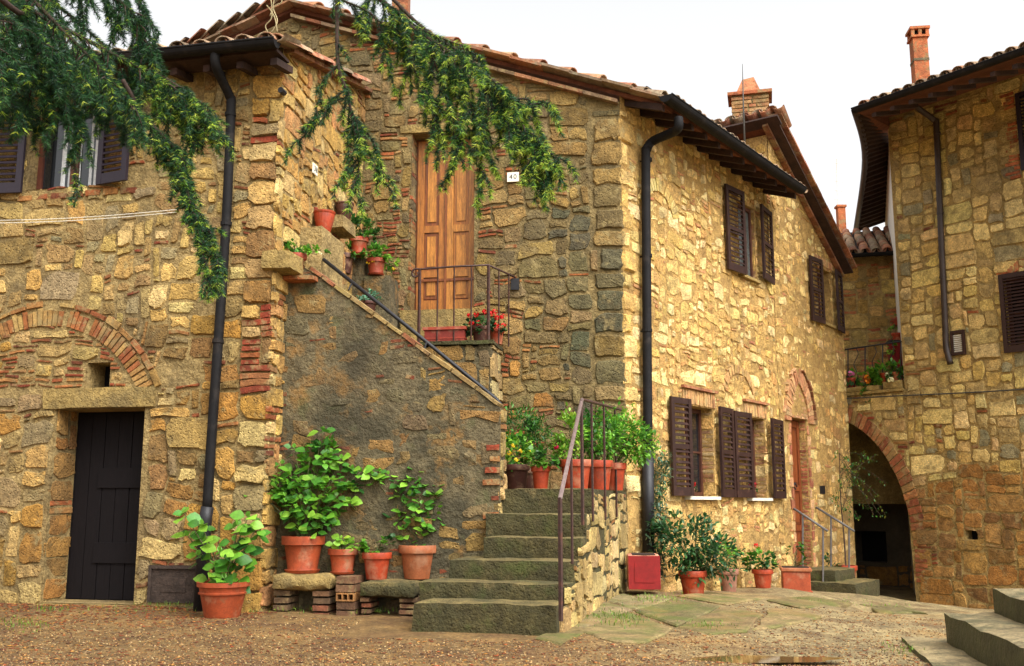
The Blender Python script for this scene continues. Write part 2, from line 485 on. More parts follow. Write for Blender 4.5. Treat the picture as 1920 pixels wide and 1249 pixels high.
gob = m.build('ground', M_ground, smooth=True)
gob['kind'] = 'structure'

# loose gravel and litter lying on it
def scatter(n, size, cols, zoff, flat, name, region, rs):
    rng = np.random.RandomState(rs); rr = random.Random(rs)
    base = np.array([(1, 0, 0), (0, 1, 0), (-1, 0, 0), (0, -1, 0), (0, 0, 1), (0, 0, -1)], float)
    fc = np.array([(0, 1, 4), (1, 2, 4), (2, 3, 4), (3, 0, 4), (1, 0, 5), (2, 1, 5), (3, 2, 5), (0, 3, 5)])
    V = []; F_ = []; CC = []
    k = 0
    for _ in range(n * 6):
        if k >= n: break
        x, y = region(rr)
        if x is None: continue
        s = size * rr.uniform(.45, 1.5)
        a = rr.uniform(0, 6.28); ca, sa = math.cos(a), math.sin(a)
        q = base * np.array([s, s * rr.uniform(.55, .9), s * flat * rr.uniform(.6, 1.2)]) * rng.uniform(.7, 1.25, (6, 1))
        q = np.stack([q[:, 0] * ca - q[:, 1] * sa, q[:, 0] * sa + q[:, 1] * ca, q[:, 2] + rr.uniform(-.3, .3) * q[:, 0] * .4], 1)
        V.append(q + np.array([x, y, gz(x, y) + zoff + .012 * noise.noise((x * 2.1, y * 2.1, 0)) + .006 * noise.noise((x * 7, y * 7, 3))]))
        F_.append(fc + 6 * k); c = vary(rr.choice(cols), .2, rr); CC.append([c] * 8); k += 1
    return np_mesh(name, np.concatenate(V), np.concatenate(F_), np.array(CC).reshape(-1, 3), M_peb, kind='stuff')
M_peb = mat('pebble', attr=True, rough=.8, var=.2, scale=60, bump=0)
def reg_near(rr):
    px, py = rr.uniform(-60, 1980), 1125 + 150 * rr.random() ** .8
    r = ray(px, py); t = -EYE / r.z
    x, y = r.x * t, r.y * t
    q = Vector((x, y, 0))
    if (q - A.o).dot(A.n) < .03 and x < -2.2: return None, None
    if (q - E.o).dot(E.n) < .2 and y > 11: return None, None
    if y > 9.3 and x < .4: return None, None
    if (q - S.o).dot(S.n) < 0 and 7.9 < y < 12 and x > -1.3: return None, None
    return x, y
peb = scatter(26000, .0085, [srgb(146, 110, 62), srgb(128, 90, 48), srgb(170, 142, 96), srgb(88, 58, 34), srgb(120, 100, 70), srgb(112, 74, 40), srgb(74, 50, 32)], .002, .55, 'gravel', reg_near, 3)
def reg_wall(rr):
    t = rr.random()
    if rr.random() < .5: q = A.P(rr.uniform(-4, .2), 0, rr.random() ** 2 * 1.2 + .05); return q.x, q.y
    return reg_near(rr)
lit = scatter(4200, .018, [srgb(112, 54, 30), srgb(140, 74, 36), srgb(88, 52, 34), srgb(160, 110, 50)], .004, .16, 'leaf_litter', reg_wall, 5)

# puddle
m = MB()
for k in range(40):
    q = 2 * math.pi * k / 40
    rr_ = 1 + .28 * noise.noise((math.cos(q) * 1.4, math.sin(q) * 1.4, 2)) 
    m.v.append((PUD[0] + .62 * rr_ * math.cos(q), PUD[1] + .17 * rr_ * math.sin(q), gz(*PUD) + .034))
m.f.append(list(range(40))); m.c.append((1, 1, 1)); m.m.append(0)
M_water = mat('puddle_water', srgb(96, 72, 40), rough=.04, var=.15, scale=3, bump=.03, bscale=9, bdist=.004, spec=.7)
pu = m.build('puddle', M_water); pu['kind'] = 'structure'

# ------------------------------------------------------------------ masonry engine
class Pal:
    def __init__(s, stones, bricks=None):
        s.s = stones
        s.b = bricks or BR
BR = [srgb(150, 80, 46), srgb(160, 92, 52), srgb(140, 64, 40), srgb(168, 116, 68), srgb(120, 64, 40), srgb(162, 108, 62), srgb(150, 112, 70), srgb(140, 84, 50)]
P_A = [srgb(184, 146, 78), srgb(170, 130, 64), srgb(190, 158, 96), srgb(154, 118, 64), srgb(176, 150, 100), srgb(140, 110, 68), srgb(200, 174, 118), srgb(150, 132, 96)]
P_A2 = [srgb(200, 172, 108), srgb(188, 158, 96), srgb(180, 154, 102), srgb(166, 142, 98), srgb(208, 184, 128), srgb(156, 128, 82), srgb(188, 150, 88), srgb(150, 138, 106)]
P_B = [srgb(198, 168, 102), srgb(186, 150, 84), srgb(206, 180, 122), srgb(176, 140, 82), srgb(190, 142, 92)]
P_C = [srgb(146, 120, 72), srgb(132, 108, 64), srgb(156, 130, 82), srgb(118, 102, 68), srgb(138, 116, 80), srgb(108, 98, 70), srgb(122, 108, 78)]
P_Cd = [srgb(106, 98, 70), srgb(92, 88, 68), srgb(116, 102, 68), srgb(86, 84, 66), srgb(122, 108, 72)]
P_D = [srgb(140, 112, 66), srgb(112, 98, 72), srgb(126, 104, 68), srgb(102, 94, 72), srgb(146, 116, 68)]
P_E = [srgb(222, 190, 124), srgb(228, 200, 138), srgb(210, 174, 106), srgb(216, 180, 114), srgb(230, 206, 152), srgb(200, 160, 98)]
P_G = [srgb(214, 190, 124), srgb(206, 178, 110), srgb(200, 174, 118), srgb(222, 200, 140), srgb(188, 164, 112), srgb(150, 142, 112), srgb(208, 184, 124)]
P_Gl = [srgb(172, 126, 68), srgb(156, 112, 58), srgb(178, 138, 80), srgb(142, 108, 64)]
P_S = [srgb(190, 166, 112), srgb(176, 152, 104), srgb(164, 140, 92), srgb(198, 178, 128)]

class House:
    """collects the stones and bricks of one building, then hands out the largest as parts of their own"""
    def __init__(s, root):
        s.root = root; s.items = {'stone': [], 'brick': []}
    def put(s, kind, vs, fs, col):
        c = sum((Vector(p) for p in vs), Vector()) / len(vs)
        xs = [proj(p) for p in vs]
        px = [a[0] for a in xs]; py = [a[1] for a in xs]
        ar = (max(px) - min(px)) * (max(py) - min(py))
        cx, cy = sum(px) / len(px), sum(py) / len(py)
        if not (-10 < cx < 1930 and -10 < cy < 1260): ar *= .001
        s.items[kind].append((ar, vs, fs, col))
    def flush(s, nmax=300):
        for kind, mt in (('stone', M_stone), ('brick', M_brick)):
            it = sorted(s.items[kind], key=lambda a: -a[0])
            for (ar, vs, fs, col) in it[:nmax]:
                m = MB(); m.add(vs, fs, col); m.build(kind, mt, s.root)
            if len(it) > nmax:
                m = MB()
                for (ar, vs, fs, col) in it[nmax:]: m.add(vs, fs, col)
                m.build('small_stones' if kind == 'stone' else 'small_bricks', mt, s.root, kind='stuff')

def pillow(F, poly, w0, w1, bev, rng):
    """a stone: polygon (u,v) on wall F, standing from w0 (in the mortar) out to w1 with a worn edge"""
    n = len(poly)
    cu = sum(p[0] for p in poly) / n; cv = sum(p[1] for p in poly) / n
    vs = []
    tu, tv = rng.uniform(-.05, .05), rng.uniform(-.06, .06)
    big = min(1.0, bev / .02)
    for (u, v) in poly: vs.append(F.P(u, v, w0))
    for (u, v) in poly:
        du, dv = cu - u, cv - v; l = math.hypot(du, dv) or 1
        k = min(bev, l * .4) / l * rng.uniform(.5, 1.3)
        vs.append(F.P(u + du * k, v + dv * k, w1 - (du * tu + dv * tv) + rng.uniform(-.007, .005) * big))
    vs.append(F.P(cu + rng.uniform(-.01, .01) * big, cv, w1 + rng.uniform(-.004, .012) * big))
    fs = []
    for i in range(n):
        j = (i + 1) % n
        fs.append((i, j, n + j, n + i)); fs.append((n + i, n + j, 2 * n))
    return vs, fs

def rect_poly(x0, x1, y0, y1, joint, cut, warp, rng):
    jj = lambda: joint * rng.uniform(.35, 1.5)
    x0 += jj(); x1 -= jj(); y0 += jj(); y1 -= jj()
    w_, h_ = x1 - x0, y1 - y0
    if w_ < .012 or h_ < .012: return None
    cm = min(w_, h_) * cut
    c = [(rng.uniform(.1, 1) ** 1.4 * cm, rng.uniform(.1, 1) ** 1.4 * cm) for _ in range(4)]
    e = min(.028, cm * .5)
    E_ = lambda: rng.uniform(-.6, .6) * e
    pts = [(x0 + c[0][0], y0), (x1 - c[1][0], y0), (x1, y0 + c[1][1]), (x1, y1 - c[2][1]), (x1 - c[2][0], y1), (x0 + c[3][0], y1), (x0, y1 - c[3][1]), (x0, y0 + c[0][1])]
    big = min(w_, h_) > .09
    full = [pts[0]]
    if w_ > .14: full += [(x0 + w_ * rng.uniform(.3, .7), y0 + E_())]
    full += [pts[1], pts[2]]
    if big: full += [(x1 + E_(), y0 + h_ * rng.uniform(.35, .65))]
    full += [pts[3], pts[4]]
    if w_ > .14: full += [(x0 + w_ * rng.uniform(.3, .7), y1 + E_())]
    full += [pts[5], pts[6]]
    if big: full += [(x0 + E_(), y0 + h_ * rng.uniform(.35, .65))]
    full += [pts[7]]
    out = []
    for (a, b) in full:
        a += rng.uniform(-.25, .25) * e; b += rng.uniform(-.25, .25) * e
        if warp:
            q = noise.noise_vector((a * 1.3, b * 1.3, warp[1])); q2 = noise.noise_vector((a * 4.5, b * 4.5, warp[1] + 5))
            a += warp[0] * (q.x + .6 * q2.x); b += warp[0] * (q.y + .6 * q2.y)
        out.append((a, b))
    return out

def masonry(H, F, u0, u1, v0, v1, inside, pal, rng, g=.06, pb=.2, joint=.009, cut=.42, warp=.05, proud=(.008, .03), bev=.02,
            hs=((1, 1), (2, 4), (3, 5), (4, 3), (5, 1)), wr=(1.0, 2.3), skip=.0, base=-.02, bricks=BR, wmax=9):
    nu, nv = int(round((u1 - u0) / g)), int(round((v1 - v0) / g))
    occ = [[not inside(u0 + (i + .5) * g, v0 + (j + .5) * g) for i in range(nu)] for j in range(nv)]
    hl = [h for h, k in hs for _ in range(k)]
    seed = rng.uniform(0, 90)
    for j in range(nv):
        for i in range(nu):
            if occ[j][i]: continue
            u, v = u0 + (i + .5) * g, v0 + (j + .5) * g
            b = pb(u, v) if callable(pb) else pb
            isb = rng.random() < b
            if isb: h = 1; ww = rng.choice((2, 3, 4, 4, 5))
            else:
                h = rng.choice(hl); ww = min(wmax, max(1, int(round(h * rng.uniform(*wr) + .3))))
            run = 0
            while run < ww + 1 and i + run < nu and not occ[j][i + run]: run += 1
            if run < ww: ww = run
            elif run == ww + 1 and (i + ww + 1 >= nu or occ[j][i + ww + 1]): ww += 1
            hh = 1
            while hh < h and j + hh < nv and all(not occ[j + hh][i + k] for k in range(ww)): hh += 1
            for a in range(hh):
                for k in range(ww): occ[j + a][i + k] = True
            if hh == 1 and ww >= 2 and not isb: isb = rng.random() < b * 1.5 + .12
            if hh == 1 and ww == 1 and rng.random() < .3: continue
            if not isb and rng.random() < skip: continue
            poly = rect_poly(u0 + i * g, u0 + (i + ww) * g, v0 + j * g, v0 + (j + hh) * g, joint, cut if not isb else .16, (warp, seed), rng)
            if not poly: continue
            pr = rng.uniform(*proud) * (1 if not isb else .8)
            vs, fs = pillow(F, poly, base, pr, bev * .55 if not isb else .006, rng)
            p = pal(u, v) if callable(pal) else pal
            col = vary(rng.choice(bricks if isb else p), .16, rng)
            H.put('brick' if isb else 'stone', vs, fs, col)

def voussoirs(H, F, cu, cv, r0, r1, a0, a1, n, rng, proud=.012, gap=.12, bricks=BR, base=-.02, ry=1.0):
    """a ring of bricks laid on edge round an arch; angles from +u, anticlockwise; ry squashes the arch's height"""
    for k in range(n):
        b0 = a0 + (a1 - a0) * (k + gap * .5) / n; b1 = a0 + (a1 - a0) * (k + 1 - gap * .5) / n
        if rng.random() < .06: continue
        ro = r1 + rng.uniform(-.03, .012)
        ri = r0 + rng.uniform(-.004, .008)
        poly = [(cu + ri * math.cos(b0), cv + ri * math.sin(b0) * ry), (cu + ro * math.cos(b0), cv + ro * math.sin(b0) * ry),
                (cu + ro * math.cos(b1), cv + ro * math.sin(b1) * ry), (cu + ri * math.cos(b1), cv + ri * math.sin(b1) * ry)]
        if a1 < a0: poly = poly[::-1]
        vs, fs = pillow(F, poly, base, proud + rng.uniform(-.006, .006), .006, rng)
        H.put('brick', vs, fs, vary(rng.choice(bricks), .16, rng))

def brick_row(H, F, u0, u1, v0, v1, n, rng, proud=.015, bricks=BR, base=-.02):
    for k in range(n):
        a, b = u0 + (u1 - u0) * (k + .06) / n, u0 + (u1 - u0) * (k + .94) / n
        d = rng.uniform(-.006, .006)
        e = lambda: rng.uniform(-.006, .006)
        vs, fs = pillow(F, [(a + e(), v0 + d + e()), ((a + b) / 2, v0 + d + e()), (b + e(), v0 + d + e()), (b + e(), v1 + d + e()), ((a + b) / 2, v1 + d + e()), (a + e(), v1 + d + e())], base, proud + rng.uniform(-.005, .005), .006, rng)
        H.put('brick', vs, fs, vary(rng.choice(bricks), .16, rng))

def block(H, F, u0, u1, v0, v1, pr, col, rng, cut=.16):
    vs, fs = pillow(F, rect_poly(u0, u1, v0, v1, .006, cut, (.012, 3.3), rng), -.02, pr, .03, rng)
    H.put('stone', vs, fs, vary(col, .1, rng))

def sheet(m, F, u0, u1, bot, top, holes, step=.25, w=0.0):
    """a wall's own face: vertical strips between bot(u) and top(u), with rectangular holes (a, b, c, d)"""
    us = {u0, u1}
    for (a, b, c, d) in holes:
        if u0 < a < u1: us.add(a)
        if u0 < b < u1: us.add(b)
    x = u0
    while x < u1: us.add(round(x, 4)); x += step
    us = sorted(us)
    for ua, ub in zip(us, us[1:]):
        if ub - ua < 1e-5: continue
        mid = (ua + ub) / 2
        cuts = sorted([(c, d) for (a, b, c, d) in holes if a < mid < b])
        la, lb = bot(ua), bot(ub)
        segs = []
        for (c, d) in cuts:
            segs.append((la, lb, c, c)); la = lb = d
        segs.append((la, lb, top(ua), top(ub)))
        for (p, q, r, s_) in segs:
            if r <= p and s_ <= q: continue
            k = max(1, int((r - p) / .4))
            for t in range(k):
                f0, f1 = t / k, (t + 1) / k
                m.quad(F.P(ua, p + (r - p) * f0, w), F.P(ub, q + (s_ - q) * f0, w), F.P(ub, q + (s_ - q) * f1, w), F.P(ua, p + (r - p) * f1, w))

def reveal(m, F, h, depth, sides='lrtb'):
    a, b, c, d = h
    if 'l' in sides: m.quad(F.P(a, c), F.P(a, d), F.P(a, d, -depth), F.P(a, c, -depth))
    if 'r' in sides: m.quad(F.P(b, d), F.P(b, c), F.P(b, c, -depth), F.P(b, d, -depth))
    if 't' in sides: m.quad(F.P(a, d), F.P(b, d), F.P(b, d, -depth), F.P(a, d, -depth))
    if 'b' in sides: m.quad(F.P(b, c), F.P(a, c), F.P(a, c, -depth), F.P(b, c, -depth))

def jamb(F, u, depth, side):
    """the wall frame of an opening's side face: 'r' looks left, 'l' looks right"""
    if side == 'r': return Wall(F.off(u, -depth), (F.n.x, F.n.y))
    return Wall(F.off(u, 0), (-F.n.x, -F.n.y))

def in_rect(u, v, rs, pad=0.0):
    return any(a - pad < u < b + pad and c - pad < v < d + pad for (a, b, c, d) in rs)

# ------------------------------------------------------------------ joinery
def shutter(root, F, u0, u1, v0, v1, mt, w=.035, th=.035, nsl=None, ang=0.0, hinge='l', name='shutter', mid=True):
    """louvred leaf lying along the wall (ang opens it away from the wall about its hinge)"""
    W_ = u1 - u0
    if hinge == 'l':
        dd = F.d * math.cos(ang) + F.n * math.sin(ang); o = F.P(u0, 0, w)
    else:
        dd = F.d * math.cos(ang) - F.n * math.sin(ang); o = F.P(u1, 0, w) - dd * W_
    K = Wall((o.x, o.y), (dd.x, dd.y))
    st = min(.07, W_ * .17)
    m = MB()
    m.wbox(K, 0, st, v0, v1, 0, th); m.wbox(K, W_ - st, W_, v0, v1, 0, th)
    rails = [(v0, v0 + .11), (v1 - .075, v1)]
    if mid: rails.insert(1, ((v0 + v1) / 2 - .03, (v0 + v1) / 2 + .03))
    for (a, b) in rails: m.wbox(K, st + .001, W_ - st - .001, a, b, .003, th - .003)
    sh_ = m.build(name, mt, root)
    n = nsl or int((v1 - v0 - .25) / .05)
    first = None
    for (a, b) in zip([r[1] for r in rails[:-1]], [r[0] for r in rails[1:]]):
        k = max(2, int((b - a) / ((v1 - v0) / n)))
        for i in range(k):
            z = a + (b - a) * (i + .5) / k
            p = K.P(W_ / 2, z, th / 2)
            if first is None:
                mm = MB()
                q = K.P(st, z + .018, .004); 
                mm.box(q, K.d * (W_ - 2 * st), K.n * .028 + Vector((0, 0, -.034)), K.n * .005 + Vector((0, 0, .006)))
                first = mm.build('slat', mt, sh_); fz = z; fl = WL[first].copy()
            else:
                link_copy(first, 'slat', sh_, fl + Vector((0, 0, z - fz)))
    return sh_

def window(root, F, h, depth, fm, curtain=False, mull=True, pane=None, rows=2):
    a, b, c, d = h
    w1 = -depth
    m = MB(); t = .055
    m.wbox(F, a, a + t, c, d, w1 - .05, w1); m.wbox(F, b - t, b, c, d, w1 - .05, w1)
    m.wbox(F, a + t, b - t, c, c + t, w1 - .05, w1); m.wbox(F, a + t, b - t, d - t, d, w1 - .05, w1)
    mid = (a + b) / 2
    if mull: m.wbox(F, mid - .045, mid + .045, c + t, d - t, w1 - .045, w1 + .006)
    wf = m.build('window', fm, root)
    xs = [(a + t, mid - .045), (mid + .045, b - t)] if mull else [(a + t, b - t)]
    for (x0, x1) in xs:
        for r in range(rows):
            y0 = c + t + (d - c - 2 * t) * r / rows; y1 = c + t + (d - c - 2 * t) * (r + 1) / rows
            mm = MB(); mm.wbox(F, x0 + .002, x1 - .002, y0 + .012, y1 - .012, w1 - .034, w1 - .026); mm.build('pane', pane or M_glass, wf)
            if r:
                mm = MB(); mm.wbox(F, x0, x1, y0 - .012, y0 + .012, w1 - .04, w1 - .002); mm.build('glazing_bar', fm, wf)
    if curtain:
        mm = MB(); n = 16
        for i in range(n):
            p, q = a + t + (b - a - 2 * t) * i / n, a + t + (b - a - 2 * t) * (i + 1) / n
            f = lambda i: w1 - .09 + .015 * math.sin(i * 2.2)
            mm.quad(F.P(p, c + t, f(i)), F.P(q, c + t, f(i + 1)), F.P(q, d - t, f(i + 1)), F.P(p, d - t, f(i)))
        mm.build('curtain', M_curt, wf, smooth=True)
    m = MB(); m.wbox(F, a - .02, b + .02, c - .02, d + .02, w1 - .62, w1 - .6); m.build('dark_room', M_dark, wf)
    return wf

# ------------------------------------------------------------------ roofs
def tile_proto(root, L=.44, r0=.095, r1=.078, col=None):
    m = MB(); n = 6; th = .016
    vs = []
    for (y, r) in ((0, r0), (L * .5, (r0 + r1) / 2), (L, r1)):
        for rr_ in (r, r - th):
            for k in range(n + 1):
                q = math.pi * k / n
                vs.append((rr_ * math.cos(q), y, rr_ * math.sin(q) * .82))
    s_ = 2 * (n + 1); fs = []
    for a in range(2):
        for k in range(n):
            fs.append((a * s_ + k, a * s_ + k + 1, (a + 1) * s_ + k + 1, (a + 1) * s_ + k))
            b_ = n + 1
            fs.append((a * s_ + b_ + k + 1, a * s_ + b_ + k, (a + 1) * s_ + b_ + k, (a + 1) * s_ + b_ + k + 1))
    for k in range(n): fs.append((k + 1, k, n + 1 + k, n + 2 + k))
    fs.append((0, n + 1, s_ + n + 1, s_)); fs.append((s_ - 1, n, s_ + n, 2 * s_ - 1))
    return vs, fs

TC = [srgb(146, 92, 64), srgb(156, 108, 76), srgb(134, 84, 60), srgb(144, 116, 90), srgb(126, 104, 80)]
_TILES = []
def tile_meshes():
    if not _TILES:
        vs, fs = tile_proto(None)
        for c in TC:
            me = bpy.data.meshes.new('tile'); me.from_pydata(vs, [], fs); me.materials.append(M_tile)
            at = me.attributes.new('Col', 'FLOAT_COLOR', 'FACE')
            at.data.foreach_set('color', np.tile(np.array([*c, 1], dtype=np.float32), len(fs)))
            me.polygons.foreach_set('use_smooth', np.ones(len(fs), dtype=bool))
            _TILES.append(me)
    return _TILES

def put_tile(roof, p, x, y, rng, flip=False, sc=1.0, tint=None):
    """tile with its low end at p, axis up the slope y, x across"""
    x = Vector(x).normalized(); y = Vector(y).normalized(); z = x.cross(y).normalized()
    if z.z < 0: x = -x; z = -z
    if flip: x, z = -x, -z
    jit = Matrix.Rotation(rng.uniform(-.05, .05), 3, 'Z')
    M_ = Matrix((x, y, z)).transposed() @ jit
    me = tile_meshes()[rng.randrange(len(TC)) if tint is None else rng.choice(tint)]
    o = bpy.data.objects.new('tile', me); COL.objects.link(o); o.parent = roof
    o.location = Vector(p) - WL[roof]; o.rotation_euler = M_.to_euler(); o.scale = (sc, sc * rng.uniform(.95, 1.05), sc)
    return o

def roof_slab(root, pts, th, mt, name='roof'):
    """pts: the four corners of the deck, low-left, low-right, high-right, high-left"""
    m = MB(); n = (Vector(pts[1]) - Vector(pts[0])).cross(Vector(pts[3]) - Vector(pts[0])).normalized()
    if n.z < 0: n = -n
    P4 = [Vector(p) for p in pts]
    m.add(P4 + [p - n * th for p in P4], [(0, 1, 2, 3), (7, 6, 5, 4), (0, 4, 5, 1), (1, 5, 6, 2), (2, 6, 7, 3), (3, 7, 4, 0)])
    return m.build(name, mt, root), n

def tile_field(roof, q0, e, s, n_cols, n_rows, rng, pitch=.2, row=.36, lift=.03, over=.07, channels=True, tint=None):
    e = Vector(e).normalized(); s = Vector(s).normalized(); nn = e.cross(s).normalized()
    if nn.z < 0: nn = -nn
    for i in range(n_cols):
        for r in range(n_rows):
            p = Vector(q0) + e * (pitch * (i + .5) + rng.uniform(-.012, .012)) + s * (row * r - over + rng.uniform(-.02, .02)) + nn * (lift + .012 * r * 0 + rng.uniform(0, .012))
            put_tile(roof, p, e, (s + nn * .035), rng, tint=tint)
            if channels and r == 0:
                put_tile(roof, p + e * pitch * .5 + nn * (.045), e, s, rng, flip=True, tint=tint)

def gutter(root, p0, p1, r=.075, mt=None, seg=10, cap=True):
    p0, p1 = Vector(p0), Vector(p1); t = (p1 - p0).normalized()
    side = t.cross(Vector((0, 0, 1))).normalized(); up = Vector((0, 0, 1))
    m = MB()
    for k in range(2):
        rr_ = r if k == 0 else r - .006
        b = len(m.v)
        for p in (p0, p1):
            for i in range(seg + 1):
                q = math.pi + math.pi * i / seg
                m.v.append(tuple(p + side * math.cos(q) * rr_ + up * math.sin(q) * rr_))
        for i in range(seg):
            f = [b + i, b + i + 1, b + seg + 1 + i + 1, b + seg + 1 + i]
            m.f.append(f if k == 0 else f[::-1]); m.c.append((1, 1, 1)); m.m.append(0)
    for sgn in (1, -1):
        m.tube([p0 + side * sgn * r, p1 + side * sgn * r], .011, 6)
    if cap:
        for (p, fl) in ((p0, 0), (p1, 1)):
            vs = [p + side * math.cos(math.pi + math.pi * i / seg) * r * .98 + up * math.sin(math.pi + math.pi * i / seg) * r * .98 for i in range(seg + 1)]
            m.add(vs, [tuple(range(seg + 1))])
    return m.build('gutter', mt or M_gut, root)

def downpipe(root, pts, r=.05, mt=None, brackets=(), F=None):
    m = MB(); m.tube(smooth_path(pts, 4), r, 12)
    d = m.build('downpipe', mt or M_gut, root, smooth=True)
    for p in brackets:
        b = MB(); p = Vector(p)
        b.tube([p + Vector((0, 0, -.018)), p + Vector((0, 0, .018))], r + .009, 12)
        if F: b.tube([p, p - F.n * .1], .01, 6)
        b.build('bracket', mt or M_gut, d)
    return d

def smooth_path(pts, k=6):
    pts = [Vector(p) for p in pts]
    out = []
    for i in range(len(pts) - 1):
        p0 = pts[max(i - 1, 0)]; p1 = pts[i]; p2 = pts[i + 1]; p3 = pts[min(i + 2, len(pts) - 1)]
        for j in range(k):
            t = j / k
            out.append(.5 * ((2 * p1) + (p2 - p0) * t + (2 * p0 - 5 * p1 + 4 * p2 - p3) * t * t + (3 * p1 - p0 - 3 * p2 + p3) * t ** 3))
    out.append(pts[-1])
    return out

def lin(p, q):
    return lambda u: p[1] + (q[1] - p[1]) * (u - p[0]) / (q[0] - p[0])

# ================================================================== LEFT HOUSE (walls A and B)
left = thing('stone_house', 'ochre rubble house with black plank door and a brick arch above it, under the conifer', 'house', A.P(-1.5, 0))
HL = House(left); rg = random.Random(11)
AU0 = -4.3
doorA = (-2.30, -1.31, .06, 1.93)
holeA = (-1.98, -1.72, 2.13, 2.39)
winA = (-2.86, -1.97, 4.24, 5.22)
hatchA = (A.uv(285, 1100)[0], A.uv(368, 1100)[0], A.uv(300, 1130)[1], A.uv(300, 1066)[1])
TOPA = 5.62
topB = lin((0, 5.56), (BL, 6.30))
m = MB()
sheet(m, A, AU0, 0, lambda u: -.2, lambda u: TOPA, [doorA, holeA, winA], w=-.008)
for h, d in ((doorA, .36), (holeA, .3), (winA, .2)): reveal(m, A, h, d)
sheet(m, B, 0, BL + .3, lambda u: -.2, topB, [])
m.quad(A.P(AU0, -.2), A.P(AU0, TOPA), A.P(AU0, TOPA, -4), A.P(AU0, -.2, -4))
m.build('wall', M_mA, left)
m = MB(); m.wbox(A, holeA[0] - .05, holeA[1] + .05, holeA[2] - .05, holeA[3] + .05, -.34, -.3); m.build('dark_hole', M_dark, left)

# brick arch over the door
BRA = [srgb(172, 132, 78), srgb(160, 112, 64), srgb(178, 142, 88), srgb(156, 96, 56), srgb(166, 122, 70), srgb(150, 86, 50)]
ac, ar_ = (-2.48, 1.60), 1.378
lintA = (-2.44, -1.20, 1.935, 2.135)
def inA(u, v):
    if in_rect(u, v, (doorA, holeA, winA, hatchA, lintA), .015): return False
    d = math.hypot(u - ac[0], v - ac[1])
    if ar_ - .205 < d < ar_ + .075 and v > 2.10: return False
    if u > -.32: return False                                # the corner is laid apart
    return True
def pbA(u, v):
    d = math.hypot(u - ac[0], v - ac[1])
    if d < ar_ - .2 and v > 2.1: return .72
    if v < 2: return .10
    return .15
masonry(HL, A, AU0, 0, 0, 2.14, inA, P_A, rg, g=.052, pb=pbA, joint=.012, warp=.065, proud=(.003, .026), bev=.03, hs=((1, 1), (2, 3), (3, 5), (4, 5), (5, 4), (6, 3)))
masonry(HL, A, AU0, 0, 2.14, TOPA - .05, inA, lambda u, v: P_A + P_A2[:3] if v < 2.7 else P_A2, rg, g=.05, pb=pbA, joint=.013, warp=.07, proud=(-.001, .017), bev=.025, skip=.06, hs=((1, 2), (2, 4), (3, 5), (4, 4), (5, 3), (6, 1)))
voussoirs(HL, A, ac[0], ac[1], ar_ - .20, ar_ - .02, math.radians(155), math.radians(24), 50, rg, proud=.012, bricks=BRA, gap=.2)
voussoirs(HL, A, ac[0], ac[1], ar_ + .0, ar_ + .062, math.radians(155), math.radians(22), 17, rg, proud=.02, gap=.08, bricks=BRA)
# corner of A: squared blocks above, a stack of old bricks lower down
def pbQ(u, v): return .74 if 1.9 < v < 3.05 else (.18 if v > 1.2 else .1)
masonry(HL, A, -.32, .02, 0, TOPA - .02, lambda u, v: True, P_A, rg, g=.066, pb=pbQ, joint=.007, warp=.035, proud=(.012, .045), bev=.025, hs=((2, 2), (3, 4), (4, 4)), bricks=BR[:3] + [srgb(136, 58, 36), srgb(150, 100, 64)])
masonry(HL, B, -.03, .40, 0, 3.3, lambda u, v: True, P_B, rg, g=.066, pb=.3, joint=.009, warp=.03, proud=(.01, .035), bev=.02, hs=((2, 3), (3, 3)))
masonry(HL, B, 0, BL, 2.6, 6.4, lambda u, v: v < topB(u) - .06 and not (v < 3.3 and u < .4), P_B, rg, g=.055, pb=.13, joint=.011, warp=.06, proud=(.004, .028), bev=.022)

# lintel, threshold, corner ledge slab
m = MB(); m.wrough(A, lintA[0], lintA[1], lintA[2], lintA[3], -.3, .03, nx=9, ny=2, nz=3, amp=.012, rnd=.005); m.build('lintel', M_hewn, left, smooth=True)
m = MB(); m.wrough(A, doorA[0] - .02, doorA[1] + .03, -.1, .06, -.38, .13, nx=7, ny=3, nz=2, amp=.01); m.build('threshold', M_hewn, left, smooth=True)
# jamb masonry on the door's left cheek
JA = jamb(A, doorA[0], .36, 'l')
masonry(HL, JA, 0, .35, .06, 1.92, lambda u, v: True, P_Gl, rg, g=.07, pb=.2, joint=.01, warp=.02, proud=(.004, .016), bev=.02)
m = MB(); m.wbox(A, hatchA[0], hatchA[1], hatchA[2], hatchA[3], -.02, .012); 
m.wbox(A, hatchA[0] - .03, hatchA[1] + .03, hatchA[3], hatchA[3] + .03, -.02, .03); m.wbox(A, hatchA[0] - .03, hatchA[0], hatchA[2], hatchA[3], -.02, .03); m.wbox(A, hatchA[1], hatchA[1] + .03, hatchA[2], hatchA[3], -.02, .03)
m.wbox(A, hatchA[0] + .1, hatchA[1] - .1, hatchA[2] + .1, hatchA[3] - .08, .012, .018)
m.build('meter_hatch', M_hatch, left)

# black plank door
m = MB(); a, b, c, d = doorA
m.wbox(A, a, b, c, d, -.44, -.36)
dA = m.build('door', M_dkwood, left)
n = 6
for i in range(n):
    x0, x1 = a + .03 + (b - a - .06) * i / n, a + .03 + (b - a - .06) * (i + 1) / n
    m = MB(); m.wbox(A, x0 + .004, x1 - .004, c + .01, d - .02, -.36, -.345 + .003 * (i % 2)); m.build('plank', M_dkwood, dA)
for v in (.42, 1.16):
    m = MB(); m.wbox(A, a + .3, b - .04, v, v + .2, -.345, -.325); m.build('ledge_board', M_dkwood, dA)
m = MB(); m.tube([A.P(b - .12, 1.06, -.32), A.P(b - .12, 1.06, -.29)], .02, 8); m.build('knob', M_dkiron, dA)

